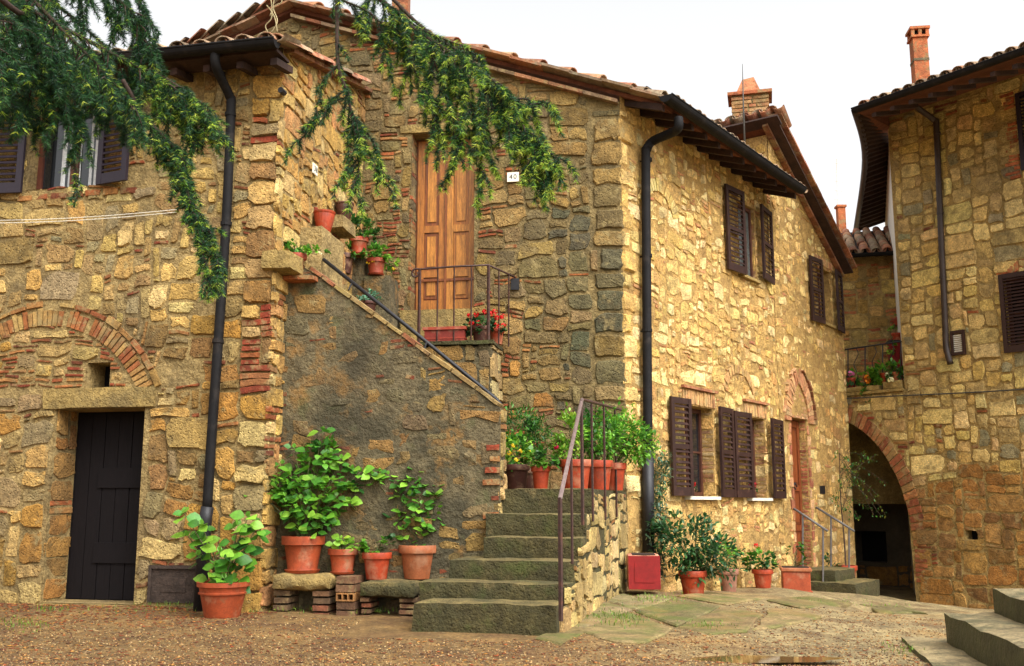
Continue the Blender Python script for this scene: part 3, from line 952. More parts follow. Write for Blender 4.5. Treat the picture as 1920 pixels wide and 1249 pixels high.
# window under the conifer
wA = window(left, A, winA, .16, mat('chestnut_frame', srgb(84, 44, 30), rough=.5, var=.2, bump=.05), mull=True, curtain=False, rows=1)
for (x0_, x1_) in ((116, 158), (168, 196)):
    m = MB(); n = 8
    for i in range(n):
        pa, pb = x0_ + (x1_ - x0_) * i / n, x0_ + (x1_ - x0_) * (i + 1) / n
        f = lambda i: -.185 + .008 * math.sin(i * 2.3)
        ua, ub = A.uv(pa, 300, -.18)[0], A.uv(pb, 300, -.18)[0]
        m.quad(A.P(ua, winA[2] + .06, f(i)), A.P(ub, winA[2] + .06, f(i + 1)), A.P(ub, winA[3] - .06, f(i + 1)), A.P(ua, winA[3] - .06, f(i)))
    m.build('curtain', M_curt, wA, smooth=True)
shutter(left, A, -3.27, -2.87, 4.2, 5.2, M_shutA, mid=False, nsl=17, ang=.12, hinge='r')
shutter(left, A, -1.98, -1.58, 4.22, 5.2, M_shutA, mid=False, nsl=17, ang=.2, hinge='l')
brick_row(HL, A, -2.95, -1.55, 4.12, 4.185, 7, rg)

# roof, eave tiles, gutter, pipe
eA = A.d; gzA = A.pt(519, 76, .44).z; ev = gzA + .01
sB = (B.d + Vector((0, 0, .27))).normalized()
q0 = A.P(AU0 - .3, ev, .36); q1 = A.P(.12, ev, .36)
rl, nrl = roof_slab(left, [q0, q1 - eA * .1, q1 - eA * .1 + sB * 3.2, q0 + sB * 3.2], .05, M_rafter)
tile_field(rl, q1 + nrl * .01 - eA * 4.4, eA, sB, 19, 3, rg, pitch=.232, lift=.02, row=.38)
# rake over B: a row of tiles and a ledge of flat bricks
for k in range(8):
    put_tile(rl, q1 + sB * (.36 * k - .02) + nrl * (.02 + .012 * (k % 2)) - eA * .02, eA, sB, rg)
for k in range(9):
    m = MB(); p = B.P(.02 + k * .31, topB(.02 + k * .31) - .075, -.05)
    m.box(p, sB * .30, B.n * .16, Vector((0, 0, .045)), vary(TC[k % 3]), 0); m.build('rake_brick', M_brick, rl)
m = MB(); m.box(q0 - Vector((0, 0, .07)) + A.n * -.3, eA * 4.7, A.n * .29, Vector((0, 0, .03))); m.build('eave_board', M_rafter, rl)
for k in range(13):
    m = MB(); m.box(A.P(-4.3 + k * .36, ev - .13, -.05), eA * .07, A.n * .36 + Vector((0, 0, -.06)), Vector((0, 0, .07))); m.build('rafter', M_rafter, rl)
gutter(left, A.P(AU0 - .3, gzA + .03, .44), A.pt(519, 76, .44), r=.075)
pA = [A.pt(404, 92, .42), A.pt(404, 120, .40), A.pt(416, 150, .25), A.pt(431, 182, .10), A.pt(433, 205, .09), A.pt(425, 400, .09), A.pt(412, 600, .09), A.pt(398, 800, .09), A.pt(388, 960, .09)]
downpipe(left, pA, .047, M_gut, [A.pt(424, 420, .09), A.pt(409, 640, .09), A.pt(432, 215, .09)], A)
m = MB(); m.tube([A.pt(389, 950, .09), A.pt(385, 975, .09), A.pt(374, 1150, .09)], [.06, .062, .06], 12); m.build('drain_sleeve', M_dkiron, left, smooth=True)
m = MB(); m.tube([A.P(.03, 5.05, 0), A.P(.03, 5.05, .09)], .03, 8); m.build('cable_insulator', M_dkiron, left)

# number plate on B and the pale buttress below
HL.flush()

# ================================================================== STAIR PARAPET (wall D) and STAIRCASE
stairs = thing('stone_staircase', 'mossy stone staircase climbing to a landing beside the grey rendered parapet', 'staircase', D.P(1.6, 0))
HS = House(stairs); rg = random.Random(23)
dtop = lin(D.uv(560, 492), D.uv(938, 766))
DU0, DU1 = -.15, D.uv(938, 800)[0]
def dt(u): return min(dtop(u), dtop(.10))
m = MB(); TH_ = .27
sheet(m, D, DU0, DU1, lambda u: -.15, dt, [], step=.2)
for ua, ub in zip(np.arange(DU0, DU1, .2), list(np.arange(DU0 + .2, DU1, .2)) + [DU1]):
    m.quad(D.P(ub, -.1, -TH_), D.P(ua, -.1, -TH_), D.P(ua, dt(ua), -TH_), D.P(ub, dt(ub), -TH_))
    m.quad(D.P(ua, dt(ua)), D.P(ub, dt(ub)), D.P(ub, dt(ub), -TH_), D.P(ua, dt(ua), -TH_))
m.quad(D.P(DU1, -.1), D.P(DU1, -.1, -TH_), D.P(DU1, dt(DU1), -TH_), D.P(DU1, dt(DU1)))
m.build('parapet', M_mD, stairs)
masonry(HS, D, DU0, DU1, -.05, 3.45, lambda u, v: v < dt(u) - .04, P_D, rg, g=.052, pb=.22, joint=.012, warp=.08, proud=(-.012, .012), bev=.03, skip=.22, wr=(1.3, 2.8), hs=((2, 3), (3, 5), (4, 2)), bricks=[srgb(128, 66, 42), srgb(116, 68, 44), srgb(136, 88, 56)])
# sloping coping of thin bricks
sl = Vector((D.d.x, D.d.y, (dtop(1) - dtop(0)))).normalized()
Lc = (D.P(DU1, dtop(DU1)) - D.P(.1, dtop(.1))).length
k = 0; x = .0
while x < Lc - .05:
    l = rg.uniform(.16, .3); l = min(l, Lc - x)
    p = D.P(.1, dtop(.1), .025) + sl * x + Vector((0, 0, .002))
    up = D.n.cross(sl); up = up if up.z > 0 else -up
    m = MB(); m.rough(p, sl * (l - .008), D.n * -(TH_ + .04), up * rg.uniform(.035, .048), nx=3, ny=2, nz=1, amp=.006, rnd=.006, col=vary(rg.choice([srgb(150, 124, 78), srgb(158, 130, 84), srgb(150, 92, 62)])))
    m.build('coping_brick', M_brick, stairs, smooth=True)
    x += l
# brick quoins at the parapet's free end
JD = jamb(D, DU1, TH_, 'l')
masonry(HS, JD, 0, TH_, .7, dt(DU1) - .02, lambda u, v: True, P_S, rg, g=.066, pb=.3, joint=.008, warp=.02, proud=(.006, .03), bev=.02)
for k in range(10):
    v = .55 + k * .105
    if rg.random() < .75: brick_row(HS, D, DU1 - rg.uniform(.1, .2), DU1 + .004, v, v + .055, 1, rg, proud=.02)

# lower flight
def sx(Y): return S.o.x + S.d.x / S.d.y * (Y - S.o.y)
stp = [(765, 8.10, 1133, .19), (778, 8.40, 1094, 0), (836, 8.69, 1050, 0), (905, 8.98, 1008, 0), (908, 9.27, 963, 0), (918, 9.56, 916, 0)]
sdir = Vector((4.2, -1, 0)).normalized(); sn = Vector((sdir.y, -sdir.x, 0))
tops = []
pz = -.08
for i, (pxl, Y, py, _) in enumerate(stp):
    pc = at3(1000, py, Y); z = pc.z
    right = Vector((sx(Y) + (.0 if i else -.03), Y - .03, 0))
    lx = at3(pxl, py, Y).x
    W_ = (right.x - lx) / sdir.x
    left_ = right - sdir * W_
    dep = .62 if i < 5 else .45
    m = MB()
    m.rough(Vector((left_.x, left_.y, pz - .03)), sdir * W_, -sn * dep, Vector((0, 0, z - pz + .03)), nx=14, ny=4, nz=4, amp=.015, fr=3.6, rnd=.012)
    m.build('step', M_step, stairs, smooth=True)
    tops.append((Y, z)); pz = z - .02
L1Z = tops[-1][1]
# the fill under the flight, the landing and the wall along its right flank
def sprof(u):
    Y = S.o.y + S.d.y * u
    z = .02
    for (a, b) in tops:
        if Y > a - .02: z = b
    return z - .012
m = MB()
SL = 3.72
for i in range(60):
    ua, ub = SL * i / 60, SL * (i + 1) / 60
    z = min(sprof(ua + .001), sprof(ub - .001)) - .02
    m.quad(S.P(ua, -.15, -.006), S.P(ub, -.15, -.006), S.P(ub, z, -.006), S.P(ua, z, -.006))
m.build('flank_wall', M_mS, stairs)
masonry(HS, S, 0, SL, -.05, L1Z, lambda u, v: v < sprof(u) - .03, P_S, rg, g=.055, pb=.05, joint=.011, warp=.06, proud=(.004, .022), bev=.025, skip=.05)
m = MB()
c0 = D.P(DU1 - .6, L1Z - .004, -TH_ - .02); pts = [Vector((at3(918, 916, 9.62).x, 9.62, L1Z - .004)), Vector((sx(9.6), 9.6, L1Z - .004)), S.P(SL, L1Z - .004, 0), C.P(CE - 1.4, L1Z - .004, 0), C.P(CE - 4.6, L1Z - .004, 0), D.P(-.1, L1Z - .004, -TH_)]
lo = [Vector((p.x, p.y, -.1)) for p in pts]
n = len(pts)
m.add(pts + lo, [tuple(range(n))] + [(i, n + i, n + (i + 1) % n, (i + 1) % n) for i in range(n)])
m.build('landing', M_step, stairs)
# upper flight behind the parapet, rising to the left
UBW = .62
UB1 = C.uv(922, 650, UBW)[0]
UBT = C.uv(850, 638, UBW)[1]
ns = 9; rise = (UBT - L1Z) / ns
for i in range(ns):
    u1 = 1.98 - .19 * i
    z1 = L1Z + rise * (i + 1)
    m = MB()
    o = D.P(u1 - .62 - (.8 if i == ns - 1 else 0), z1 - rise - .02, -TH_ - .01)
    xw = .62 + (.8 if i == ns - 1 else 0)
    depth = 1.42
    m.rough(o, D.d * xw, -D.n * depth, Vector((0, 0, rise + .02)), nx=5, ny=6, nz=2, amp=.01, rnd=.014)
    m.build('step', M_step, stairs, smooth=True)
# the block in front of door 40
m = MB(); m.wrough(C, -1.15, UB1, L1Z - .1, UBT - .06, -.02, UBW - .02, nx=10, ny=4, nz=10, amp=.012, rnd=.012); m.build('door_platform', M_mD, stairs, smooth=True)
FB = Wall(C.off(0, UBW - .02), (C.d.x, C.d.y))
masonry(HS, FB, -.9, UB1, L1Z, UBT - .07, lambda u, v: True, P_D, rg, g=.07, pb=.25, joint=.012, warp=.03, proud=(.0, .02), bev=.02)
FR = jamb(FB, UB1, UBW, 'l')
masonry(HS, FR, 0, UBW, L1Z, UBT - .07, lambda u, v: True, P_S, rg, g=.07, pb=.1, joint=.010, warp=.02, proud=(.0, .02), bev=.02)
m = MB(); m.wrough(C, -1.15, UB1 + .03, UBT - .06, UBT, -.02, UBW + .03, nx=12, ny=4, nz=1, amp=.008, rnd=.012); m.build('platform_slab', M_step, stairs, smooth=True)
# ledges in the corner that carry pots
LG = C.uv(705, 521, .25)[1]; LG2 = C.uv(672, 487, .2)[1]; LG1 = C.uv(640, 520, .35)[1]
u_a, u_b, u_c = C.uv(628, 500, .3)[0], C.uv(662, 500, .3)[0], C.uv(738, 520, .25)[0]
u_m = C.uv(690, 500, .25)[0]
m = MB(); m.wrough(C, u_m, u_c, UBT - .3, LG, -.02, .42, nx=4, ny=3, nz=6, amp=.016, rnd=.008); m.build('ledge_block', M_mD, stairs, smooth=True)
m = MB(); m.wrough(C, u_b - .02, u_m - .01, UBT - .3, LG2, -.02, .36, nx=4, ny=3, nz=6, amp=.016, rnd=.008); m.build('ledge_block', M_mD, stairs, smooth=True)
m = MB(); m.wrough(C, u_a - .3, u_b - .03, UBT - .3, LG1, -.02, .55, nx=4, ny=3, nz=6, amp=.016, rnd=.008); m.build('ledge_block', M_mD, stairs, smooth=True)
PB = .12
bu0, bu1 = B.uv(585, 470, PB)[0], B.uv(626, 470, PB)[0]
bv = B.uv(606, 436, .16)[1]
m = MB(); m.wrough(B, bu0 - .06, bu1, 2.6, bv, -.02, .24, nx=6, ny=2, nz=8, amp=.016, rnd=.008); m.build('ledge_block', M_mA, stairs, smooth=True)
bu2 = B.uv(664, 440, .1)[0]; bv2 = B.uv(645, 416, .12)[1]
m = MB(); m.wrough(B, bu1 + .01, bu1 + .5, bv2 - .16, bv2, -.02, .22, nx=4, ny=2, nz=2, amp=.016, rnd=.008); m.build('ledge_block', M_mA, stairs, smooth=True)
# ledge slab sticking out at the head of the parapet
pl = D.pt(490, 500, .12); pr_ = D.pt(546, 500, .12)
lu = D.uv(489, 500, .40)
m = MB(); m.rough(D.P(lu[0], D.uv(520, 503, .40)[1], .40), D.d * .30, -D.n * .36, Vector((0, 0, .18)), nx=5, ny=4, nz=3, amp=.022, fr=5, rnd=.008); m.build('ledge_slab', M_hewn, stairs, smooth=True)
m = MB(); lz = D.uv(553, 515, .05)[1] - .02
m.rough(D.P(.0, lz - .06, .14), D.d * .34, -D.n * .34, Vector((0, 0, .06)), nx=5, ny=4, nz=1, amp=.008, rnd=.012, col=BR[1]); m.build('ledge_slab', M_brick, stairs, smooth=True)
HS.flush()

# ================================================================== MAIN HOUSE (walls C and E)
main = thing('stone_house', 'gabled stone house with varnished upstairs door 40 and louvred windows round its corner', 'house', C.P(CE, 0))
HM = House(main); rg = random.Random(31)
QW = .18
cap = C.uv(541, 2, QW); ceave = C.uv(1243, 183, QW); clft = C.uv(418, 60, QW)
ctop = lambda u: (lin(cap, ceave)(u) if u > cap[0] else lin(clft, cap)(u)) - .13
doorC = (C.uv(770, 420)[0], C.uv(889, 420)[0], C.uv(830, 580)[1], C.uv(830, 248)[1])
lintC = (doorC[0] - .16, doorC[1] + .14, doorC[3], doorC[3] + .13)
E1 = 4.82
etop1 = 5.98
eA_ = [(1.53, 2.38, 1.10, 2.27), (3.50, 4.20, 1.09, 2.25), (3.50, 4.12, 4.36, 5.50)]
m = MB()
sheet(m, C, -4.2, CE, lambda u: -.2, ctop, [doorC], step=.3, w=-.008)
for h, d in ((doorC, .24),): reveal(m, C, h, d)
m.build('wall', M_mC, main)
m = MB()
sheet(m, E, 0, E1, lambda u: -.5, lambda u: etop1, eA_, step=.3, w=-.006)
for h in eA_: reveal(m, E, h, .24)
m.build('wall', M_mE, main)

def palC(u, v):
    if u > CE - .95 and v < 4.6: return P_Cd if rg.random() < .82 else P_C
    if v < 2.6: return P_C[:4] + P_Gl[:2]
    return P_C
def pbC(u, v):
    if doorC[0] - .55 < u < doorC[0] and v > 3.3: return .62
    if doorC[1] < u < doorC[1] + .55 and v < 5.3: return .5
    if u > CE - 1.1: return .08
    return .2
def inC(u, v):
    return v < ctop(u) - .05 and not in_rect(u, v, (doorC, lintC), .012) and not (u > CE - .40 and v > 1.0)
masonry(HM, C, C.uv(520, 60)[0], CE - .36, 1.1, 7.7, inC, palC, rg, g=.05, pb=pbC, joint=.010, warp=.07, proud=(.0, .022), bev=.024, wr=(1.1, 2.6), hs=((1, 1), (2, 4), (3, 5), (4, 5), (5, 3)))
# big squared corner blocks
v = 1.12; k = 0
while v < ctop(CE) - .12:
    h = rg.uniform(.2, .32)
    h = min(h, ctop(CE) - .08 - v)
    w_ = .36 if k % 2 else rg.uniform(.26, .38)
    col = rg.choice(P_Cd if v < 4.7 and rg.random() < .9 else P_C)
    block(HM, C, CE - w_, CE + .012, v, v + h - .012, rg.uniform(.008, .03), col, rg, .3)
    if w_ < .33: block(HM, C, CE - .4, CE - w_ - .012, v, v + h - .012, .02, rg.choice(P_C), rg)
    block(HM, E, -.012, (.16 if k % 2 else .30), v, v + h - .012, rg.uniform(.01, .03), rg.choice(P_E), rg)
    v += h; k += 1
def pbE(u, v): return .10 if v < 4 else .16
def inE1(u, v):
    if u < .2: return v < 1.1
    return v < etop1 - .03 and not in_rect(u, v, eA_, .012) and not (in_rect(u, v, [(h[0] - .06, h[1] + .06, h[3], h[3] + .26) for h in eA_[:2]], 0))
masonry(HM, E, .06, E1, -.3, etop1, inE1, P_E, rg, g=.047, pb=pbE, joint=.010, warp=.08, proud=(-.006, .012), bev=.03, skip=.10, bricks=[srgb(196, 138, 92), srgb(186, 124, 84), srgb(206, 156, 108)], hs=((1, 1), (2, 4), (3, 5), (4, 3), (5, 1)))
for h in eA_[:2]:
    brick_row(HM, E, h[0] - .05, h[1] + .06, h[3] + .01, h[3] + .2, 14, rg, proud=.012, bricks=[srgb(204, 158, 108), srgb(196, 146, 98)])
    m = MB(); m.wbox(E, h[0] - .08, h[1] + .1, h[3] + .215, h[3] + .25, -.02, .05, vary(srgb(176, 112, 78))); m.build('drip_course', M_brick, main)
for h in eA_:
    m = MB(); m.wbox(E, h[0] - .05, h[1] + .03, h[2] - .045, h[2] - .004, -.22, .07); m.build('window_sill', M_marble if h[2] < 2 else M_hewn, main)
    J = jamb(E, h[1], .24, 'r')
    masonry(HM, J, 0, .235, h[2], h[3] - .02, lambda u, v: True, P_E, rg, g=.06, pb=.9, joint=.007, warp=.01, proud=(.0, .008), bev=.01, bricks=[srgb(176, 134, 96), srgb(164, 112, 78), srgb(186, 150, 110)])
# old blocked arches in the face of E
voussoirs(HM, E, .95, 4.55, .42, .60, math.radians(160), math.radians(20), 16, rg, proud=.018, bricks=P_E[:3])
voussoirs(HM, E, 3.3, 2.30, .55, .68, math.radians(150), math.radians(30), 14, rg, proud=.018, bricks=[srgb(204, 160, 104), srgb(196, 150, 100)])

# stone lintel over door 40 with its brick jamb
m = MB(); m.wrough(C, lintC[0], lintC[1], lintC[2] + .004, lintC[3], -.24, .025, nx=8, ny=2, nz=2, amp=.008, rnd=.012); m.build('lintel', M_hewn, main, smooth=True)
m = MB(); m.wrough(C, doorC[0] - .1, doorC[1] + .02, UBT - .01, doorC[2] - .004, -.26, .10, nx=8, ny=3, nz=2, amp=.008, rnd=.014); m.build('door_step', M_hewn, main, smooth=True)
JC = jamb(C, doorC[0], .24, 'l')
masonry(HM, JC, 0, .235, doorC[2], doorC[3], lambda u, v: True, P_C, rg, g=.062, pb=.6, joint=.007, warp=.01, proud=(.0, .01), bev=.012)
# the door
WD = srgb(150, 92, 34); WD2 = srgb(116, 62, 24); WD3 = srgb(168, 110, 44)
a, b, c, d = doorC
m = MB(); m.wbox(C, a, b, c, d, -.30, -.24, WD2)
dC = m.build('door', M_wood, main)
mid = a + (b - a) * .5
def leafpanels(x0, x1, rows, F, w, dr, cols):
    m = MB(); st = .09
    m.wbox(F, x0, x0 + st, c + .02, d - .03, w, w + .03, cols[0]); m.wbox(F, x1 - st, x1, c + .02, d - .03, w, w + .03, cols[0])
    ys = [c + .02] + rows + [d - .03]
    for y in ys[1:-1]: m.wbox(F, x0 + st, x1 - st, y - .045, y + .045, w, w + .027, cols[0])
    m.wbox(F, x0 + st, x1 - st, c + .02, c + .16, w, w + .027, cols[0]); m.wbox(F, x0 + st, x1 - st, d - .13, d - .03, w, w + .027, cols[0])
    m.build('door_leaf', M_wood, dr)
    for y0, y1 in zip(ys, ys[1:]):
        yy0 = y0 + (.16 if y0 == ys[0] else .05); yy1 = y1 - (.11 if y1 == ys[-1] else .05)
        mm = MB(); mm.wbox(F, x0 + st + .004, x1 - st - .004, yy0, yy1, w, w + .010, cols[1])
        mm.wbox(F, x0 + st + .04, x1 - st - .04, yy0 + .045, yy1 - .045, w + .010, w + .022, cols[2]); mm.build('panel', M_wood, dr)
leafpanels(a + .03, mid - .004, [c + .50, c + 1.08], C, -.24, dC, (WD, WD2, WD3))
leafpanels(mid + .004, b - .02, [c + .50, c + 1.08], C, -.238, dC, (WD3, WD, WD3))
m = MB(); m.wbox(C, a + .02, b - .01, c + .40, c + .43, -.212, -.195, WD2); m.build('weather_bar', M_wood, dC)
m = MB(); p = C.pt(863, 394, -.2)
m.lathe([(.0, 0), (.034, .004), (.034, .012), (.014, .02), (.014, .045), (.03, .055), (.034, .072), (.024, .088), (0, .092)], seg=14)
k = m.build('knob', M_brass, dC, smooth=True, center=False)
k.location = p - WL[dC]; k.rotation_euler = C.n.to_track_quat('Z', 'Y').to_euler()
m = MB(); m.wbox(C, mid - .012, mid + .012, c + .02, d - .02, -.212, -.19, WD2); m.build('meeting_strip', M_wood, dC)

# windows and shutters on E
FRM = mat('brown_frame', srgb(74, 42, 30), rough=.5, var=.2, bump=.05)
window(main, E, eA_[0], .17, FRM, curtain=True, rows=2)
window(main, E, eA_[1], .17, FRM, curtain=True, rows=2)
window(main, E, eA_[2], .05, FRM, curtain=False, mull=False, rows=1, pane=mat('grey_glass', srgb(76, 80, 78), rough=.12, var=.2, scale=2, bump=0, spec=.7))
shutter(main, E, 1.04, 1.51, 1.10, 2.33, M_shut, ang=.10, hinge='l')
shutter(main, E, 2.42, 2.92, 1.09, 2.31, M_shut, ang=.06, hinge='r')
shutter(main, E, 2.96, 3.49, 1.09, 2.29, M_shut, ang=.06, hinge='l')
shutter(main, E, 4.23, 4.78, 1.08, 2.27, M_shut, ang=.08, hinge='r')
shutter(main, E, 2.95, 3.49, 4.33, 5.60, M_shut, ang=.10, hinge='l')
shutter(main, E, 4.14, 4.70, 4.40, 5.58, M_shut, ang=.10, hinge='r')

# roof 1: rake over C, eave over E
Q0 = C.P(ceave[0], ceave[1], QW); Q1 = C.P(cap[0], cap[1], QW); Q2 = C.P(clft[0] - .8, lin(clft, cap)(clft[0] - .8), QW)
dE = E.d
RL = 4.75
rm, nrm = roof_slab(main, [Q0 - C.n * .17, Q0 + dE * RL, Q1 + dE * RL, Q1 - C.n * .17], .05, M_soffit)
rm2, nrm2 = roof_slab(main, [Q2 - C.n * .17, Q1 - C.n * .17, Q1 + dE * 5, Q2 + dE * 5], .05, M_soffit)
sU = (Q1 - Q0).normalized()
# verge tiles along the rake of C: a course of flat tiles, then barrels
Lr = (Q1 - Q0).length; nt_ = 13
for k in range(nt_):
    p = Q0 + sU * (Lr * k / nt_)
    m = MB(); upv = nrm
    m.box(p + C.n * .0 - nrm * .0 + nrm * (.004 + .012 * (k % 2)), sU * (Lr / nt_ + .03), -C.n * .22, nrm * .032, vary(rg.choice(TC), .15)); m.build('verge_tile', M_tile, rm)
    put_tile(rm, p + nrm * (.05 + rg.uniform(0, .012)) - C.n * .12, dE, sU, rg, sc=1.0)
Ll = (Q1 - Q2).length; sL = (Q1 - Q2).normalized()
for k in range(7):
    p = Q2 + sL * (Ll * k / 7)
    m = MB(); m.box(p + nrm2 * (.004 + .012 * (k % 2)), sL * (Ll / 7 + .03), -C.n * .22, nrm2 * .032, vary(rg.choice(TC), .15)); m.build('verge_tile', M_tile, rm)
    put_tile(rm, p + nrm2 * (.05 + rg.uniform(0, .012)) - C.n * .12, dE, sL, rg)
for k in range(20):
    t = k / 20; p = C.P(cap[0] + (CE - .02 - cap[0]) * t, 0, 0); z = ctop(cap[0] + (CE - cap[0]) * t) - .045
    q = cap[0] + (CE - cap[0]) * (k + 1) / 20
    m = MB(); m.box(Vector((p.x, p.y, z)) , (C.P(q, ctop(q), 0) - C.P(cap[0] + (CE - cap[0]) * t, ctop(cap[0] + (CE - cap[0]) * t), 0)) * .97, C.n * .10, Vector((0, 0, .045)), vary(rg.choice(TC), .2)); m.build('verge_brick', M_brick, rm)
tile_field(rm, Q0 + dE * .1 + nrm * .0, dE, sU, int((RL - .1) / .2), 2, rg, pitch=.2, lift=.035, over=.05, row=.36, tint=[3, 4, 3])
for k in range(12):
    m = MB(); q = E.P(.12 + k * .4, etop1 - .10, -.02)
    zz = Q0.z - .10
    p2 = Q0 + dE * (.12 + k * .4 + .06) - nrm * .06 + sU * .02
    ln = (E.n * ((p2 - E.P(0, 0)).dot(E.n) + .02))
    m.box(q + Vector((0, 0, 0)), dE * .07, Vector((ln.x, ln.y, p2.z - .09 - q.z)), Vector((0, 0, .085))); m.build('rafter', M_rafter, rm)
g0 = Q0 + E.n * .06 + Vector((0, 0, .0)); g1 = E.pt(1503, 366, (Q0 - E.P(0, 0)).dot(E.n) + .06)
g1 = Vector((g1.x, g1.y, g0.z))
g1 = g0 + dE * (g1 - g0).dot(dE)
gutter(main, g0 - dE * .05, g1, r=.085)
gw = (g0 - E.P(0, 0)).dot(E.n)
pE = [E.pt(1272, 222, gw), E.pt(1272, 238, gw), E.pt(1262, 248, gw - .12), E.pt(1225, 264, .16), E.pt(1213, 280, .10), E.pt(1211, 310, .09), E.pt(1213, 600, .09), E.pt(1215, 850, .09)]
downpipe(main, pE, .058, M_gut, [E.pt(1213, 300, .09), E.pt(1213, 620, .09), E.pt(1213, 480, .09)], E)
m = MB(); m.tube([E.pt(1215, 845, .09), E.pt(1216, 1035, .09)], .072, 12); m.build('drain_sleeve', M_dkiron, main, smooth=True)
# roof hatch and ridge chimney
hp = Q0 + dE * 1.7 + sU * .55
m = MB(); m.box(hp + nrm * .05, dE * .55, sU * .5, nrm * .04); m.box(hp + sU * .5 + nrm * .08, dE * .55, nrm * .34 + sU * .12, sU * .03); m.build('skylight', M_dkiron, rm)
cp = at3(750, 60, 13.6)
m = MB(); zb, zt = 6.4, at3(750, -30, 13.6).z
m.box(Vector((cp.x - .11, 13.5, zb)), (.23, 0, 0), (0, .3, 0), (0, 0, zt - zb), srgb(158, 96, 66)); ch = m.build('chimney', M_brick, rm)
HM.flush()

# ================================================================== SECOND HOUSE
second = thing('stone_house', 'cream stone house with pointed brick doorway, broad brick chimney and long sloping verge', 'house', E.P(6.5, -.3))
H2 = House(second); rg = random.Random(41)
EL = 8.15
VW = .30; r0 = E.uv(1466, 222, VW); r1 = E.uv(1603, 500, VW)
etop2 = lambda u: lin(r0, r1)(u) - .12
door2 = (5.27, 5.98, -.18, 2.36)
win2 = (6.88, 7.58, 4.16, 5.14)
niche = (E.uv(1537, 918)[0], E.uv(1544, 918)[0], E.uv(1540, 926)[1], E.uv(1540, 911)[1])
m = MB()
sheet(m, E, E1, EL, lambda u: -.9, etop2, [door2, win2], step=.3)
reveal(m, E, door2, .13); reveal(m, E, win2, .24)
m.quad(E.P(EL, -.9), E.P(EL, -.9, -4), E.P(EL, etop2(EL), -4), E.P(EL, etop2(EL)))
HN = Wall(E.off(E1 - .03, -4.2), (E.n.x, E.n.y))
ht = etop2(E1) + .0
sheet(m, HN, 0, 4.2, lambda u: 4.5, lambda u: ht, [], step=.4)
m.build('wall', M_mE, second)
uc, va, vs_ = 5.66, 2.93, 2.30
aa = .40; hh = va - vs_; RR = (aa * aa + hh * hh) / (2 * aa)
def in_arch(u, v, pad):
    if v < vs_: return abs(u - uc) < aa + pad
    return math.hypot(u - (uc - aa + RR), v - vs_) < RR + pad and math.hypot(u - (uc + aa - RR), v - vs_) < RR + pad
def inE2(u, v):
    if v > etop2(u) - .05 or in_rect(u, v, (door2, win2, niche), .012): return False
    if in_arch(u, v, .27) and v > 1.9: return False
    return True
masonry(H2, E, E1, EL + .01, -.75, 7.3, inE2, P_E, rg, g=.052, pb=.10, joint=.010, warp=.07, proud=(-.006, .012), bev=.03, skip=.10, bricks=[srgb(196, 138, 92), srgb(186, 124, 84)], hs=((2, 4), (3, 5), (4, 2)))
masonry(H2, HN, .5, 4.2, 5.6, ht, lambda u, v: v < ht - .12, P_B, rg, g=.09, pb=.3, joint=.014, warp=.05, proud=(.0, .02), bev=.025)
amax = math.acos((RR - aa) / RR)
PK = [srgb(204, 150, 106), srgb(196, 136, 96), srgb(210, 164, 120)]
voussoirs(H2, E, uc - aa + RR, vs_, RR, RR + .25, math.pi, math.pi - amax * 1.02, 13, rg, proud=.03, bricks=PK)
voussoirs(H2, E, uc + aa - RR, vs_, RR, RR + .25, 0, amax * 1.02, 13, rg, proud=.03, bricks=PK)
voussoirs(H2, E, uc + aa - RR, vs_, RR + .27, RR + .31, 0, amax * .95, 9, rg, proud=.06, gap=.02, bricks=[srgb(150, 96, 68)])
voussoirs(H2, E, uc - aa + RR, vs_, RR + .27, RR + .31, math.pi, math.pi - amax * .95, 9, rg, proud=.05, gap=.02, bricks=PK)
def tymp(u, v): return in_arch(u, v, -.02) and v > 2.40
masonry(H2, E, uc - .45, uc + .45, 2.40, 3.0, tymp, P_E, rg, g=.06, pb=.8, joint=.006, warp=.01, proud=(-.006, .004), bev=.01, bricks=PK)
brick_row(H2, E, door2[0] - .02, door2[1] + .02, 2.365, 2.40, 5, rg, bricks=PK, proud=.03)
for sgn, u_ in ((-1, door2[0]), (1, door2[1])):
    for k in range(14):
        v0_ = -.1 + k * .17
        l_ = .10 if k % 2 else .17
        brick_row(H2, E, u_ if sgn > 0 else u_ - l_, u_ + l_ if sgn > 0 else u_, v0_, v0_ + .155, 1, rg, proud=.014, bricks=PK + [srgb(160, 92, 66)])
J2 = jamb(E, door2[1], .13, 'r')
masonry(H2, J2, 0, .125, -.1, 2.34, lambda u, v: True, P_E, rg, g=.06, pb=.95, joint=.008, warp=.01, proud=(.0, .008), bev=.01, bricks=[srgb(176, 104, 74), srgb(190, 132, 92), srgb(162, 88, 64)])
J3 = jamb(E, win2[1], .24, 'r')
m = MB(); m.wbox(E, win2[0] - .04, win2[1] + .04, win2[2] - .05, win2[2] - .004, -.22, .05); m.build('window_sill', M_hewn, second)
brick_row(H2, E, win2[0] - .1, win2[1] + .1, win2[3] + .05, win2[3] + .2, 10, rg, bricks=PK)
window(second, E, win2, .2, FRM, curtain=False, mull=False, rows=1, pane=bpy.data.materials['grey_glass'])
shutter(second, E, 6.37, 6.86, 4.08, 5.22, M_shut, ang=.10, hinge='l')
shutter(second, E, 7.60, 8.05, 4.08, 5.2, M_shut, ang=.10, hinge='r')
a, b, c, d = door2
OW = srgb(118, 58, 26)
m = MB(); m.wbox(E, a, b, c, d, -.21, -.15, OW); d2 = m.build('door', M_wood, second)
leafpanels(a + .04, b - .03, [.62, 1.25], E, -.15, d2, (OW, srgb(100, 46, 20), OW))
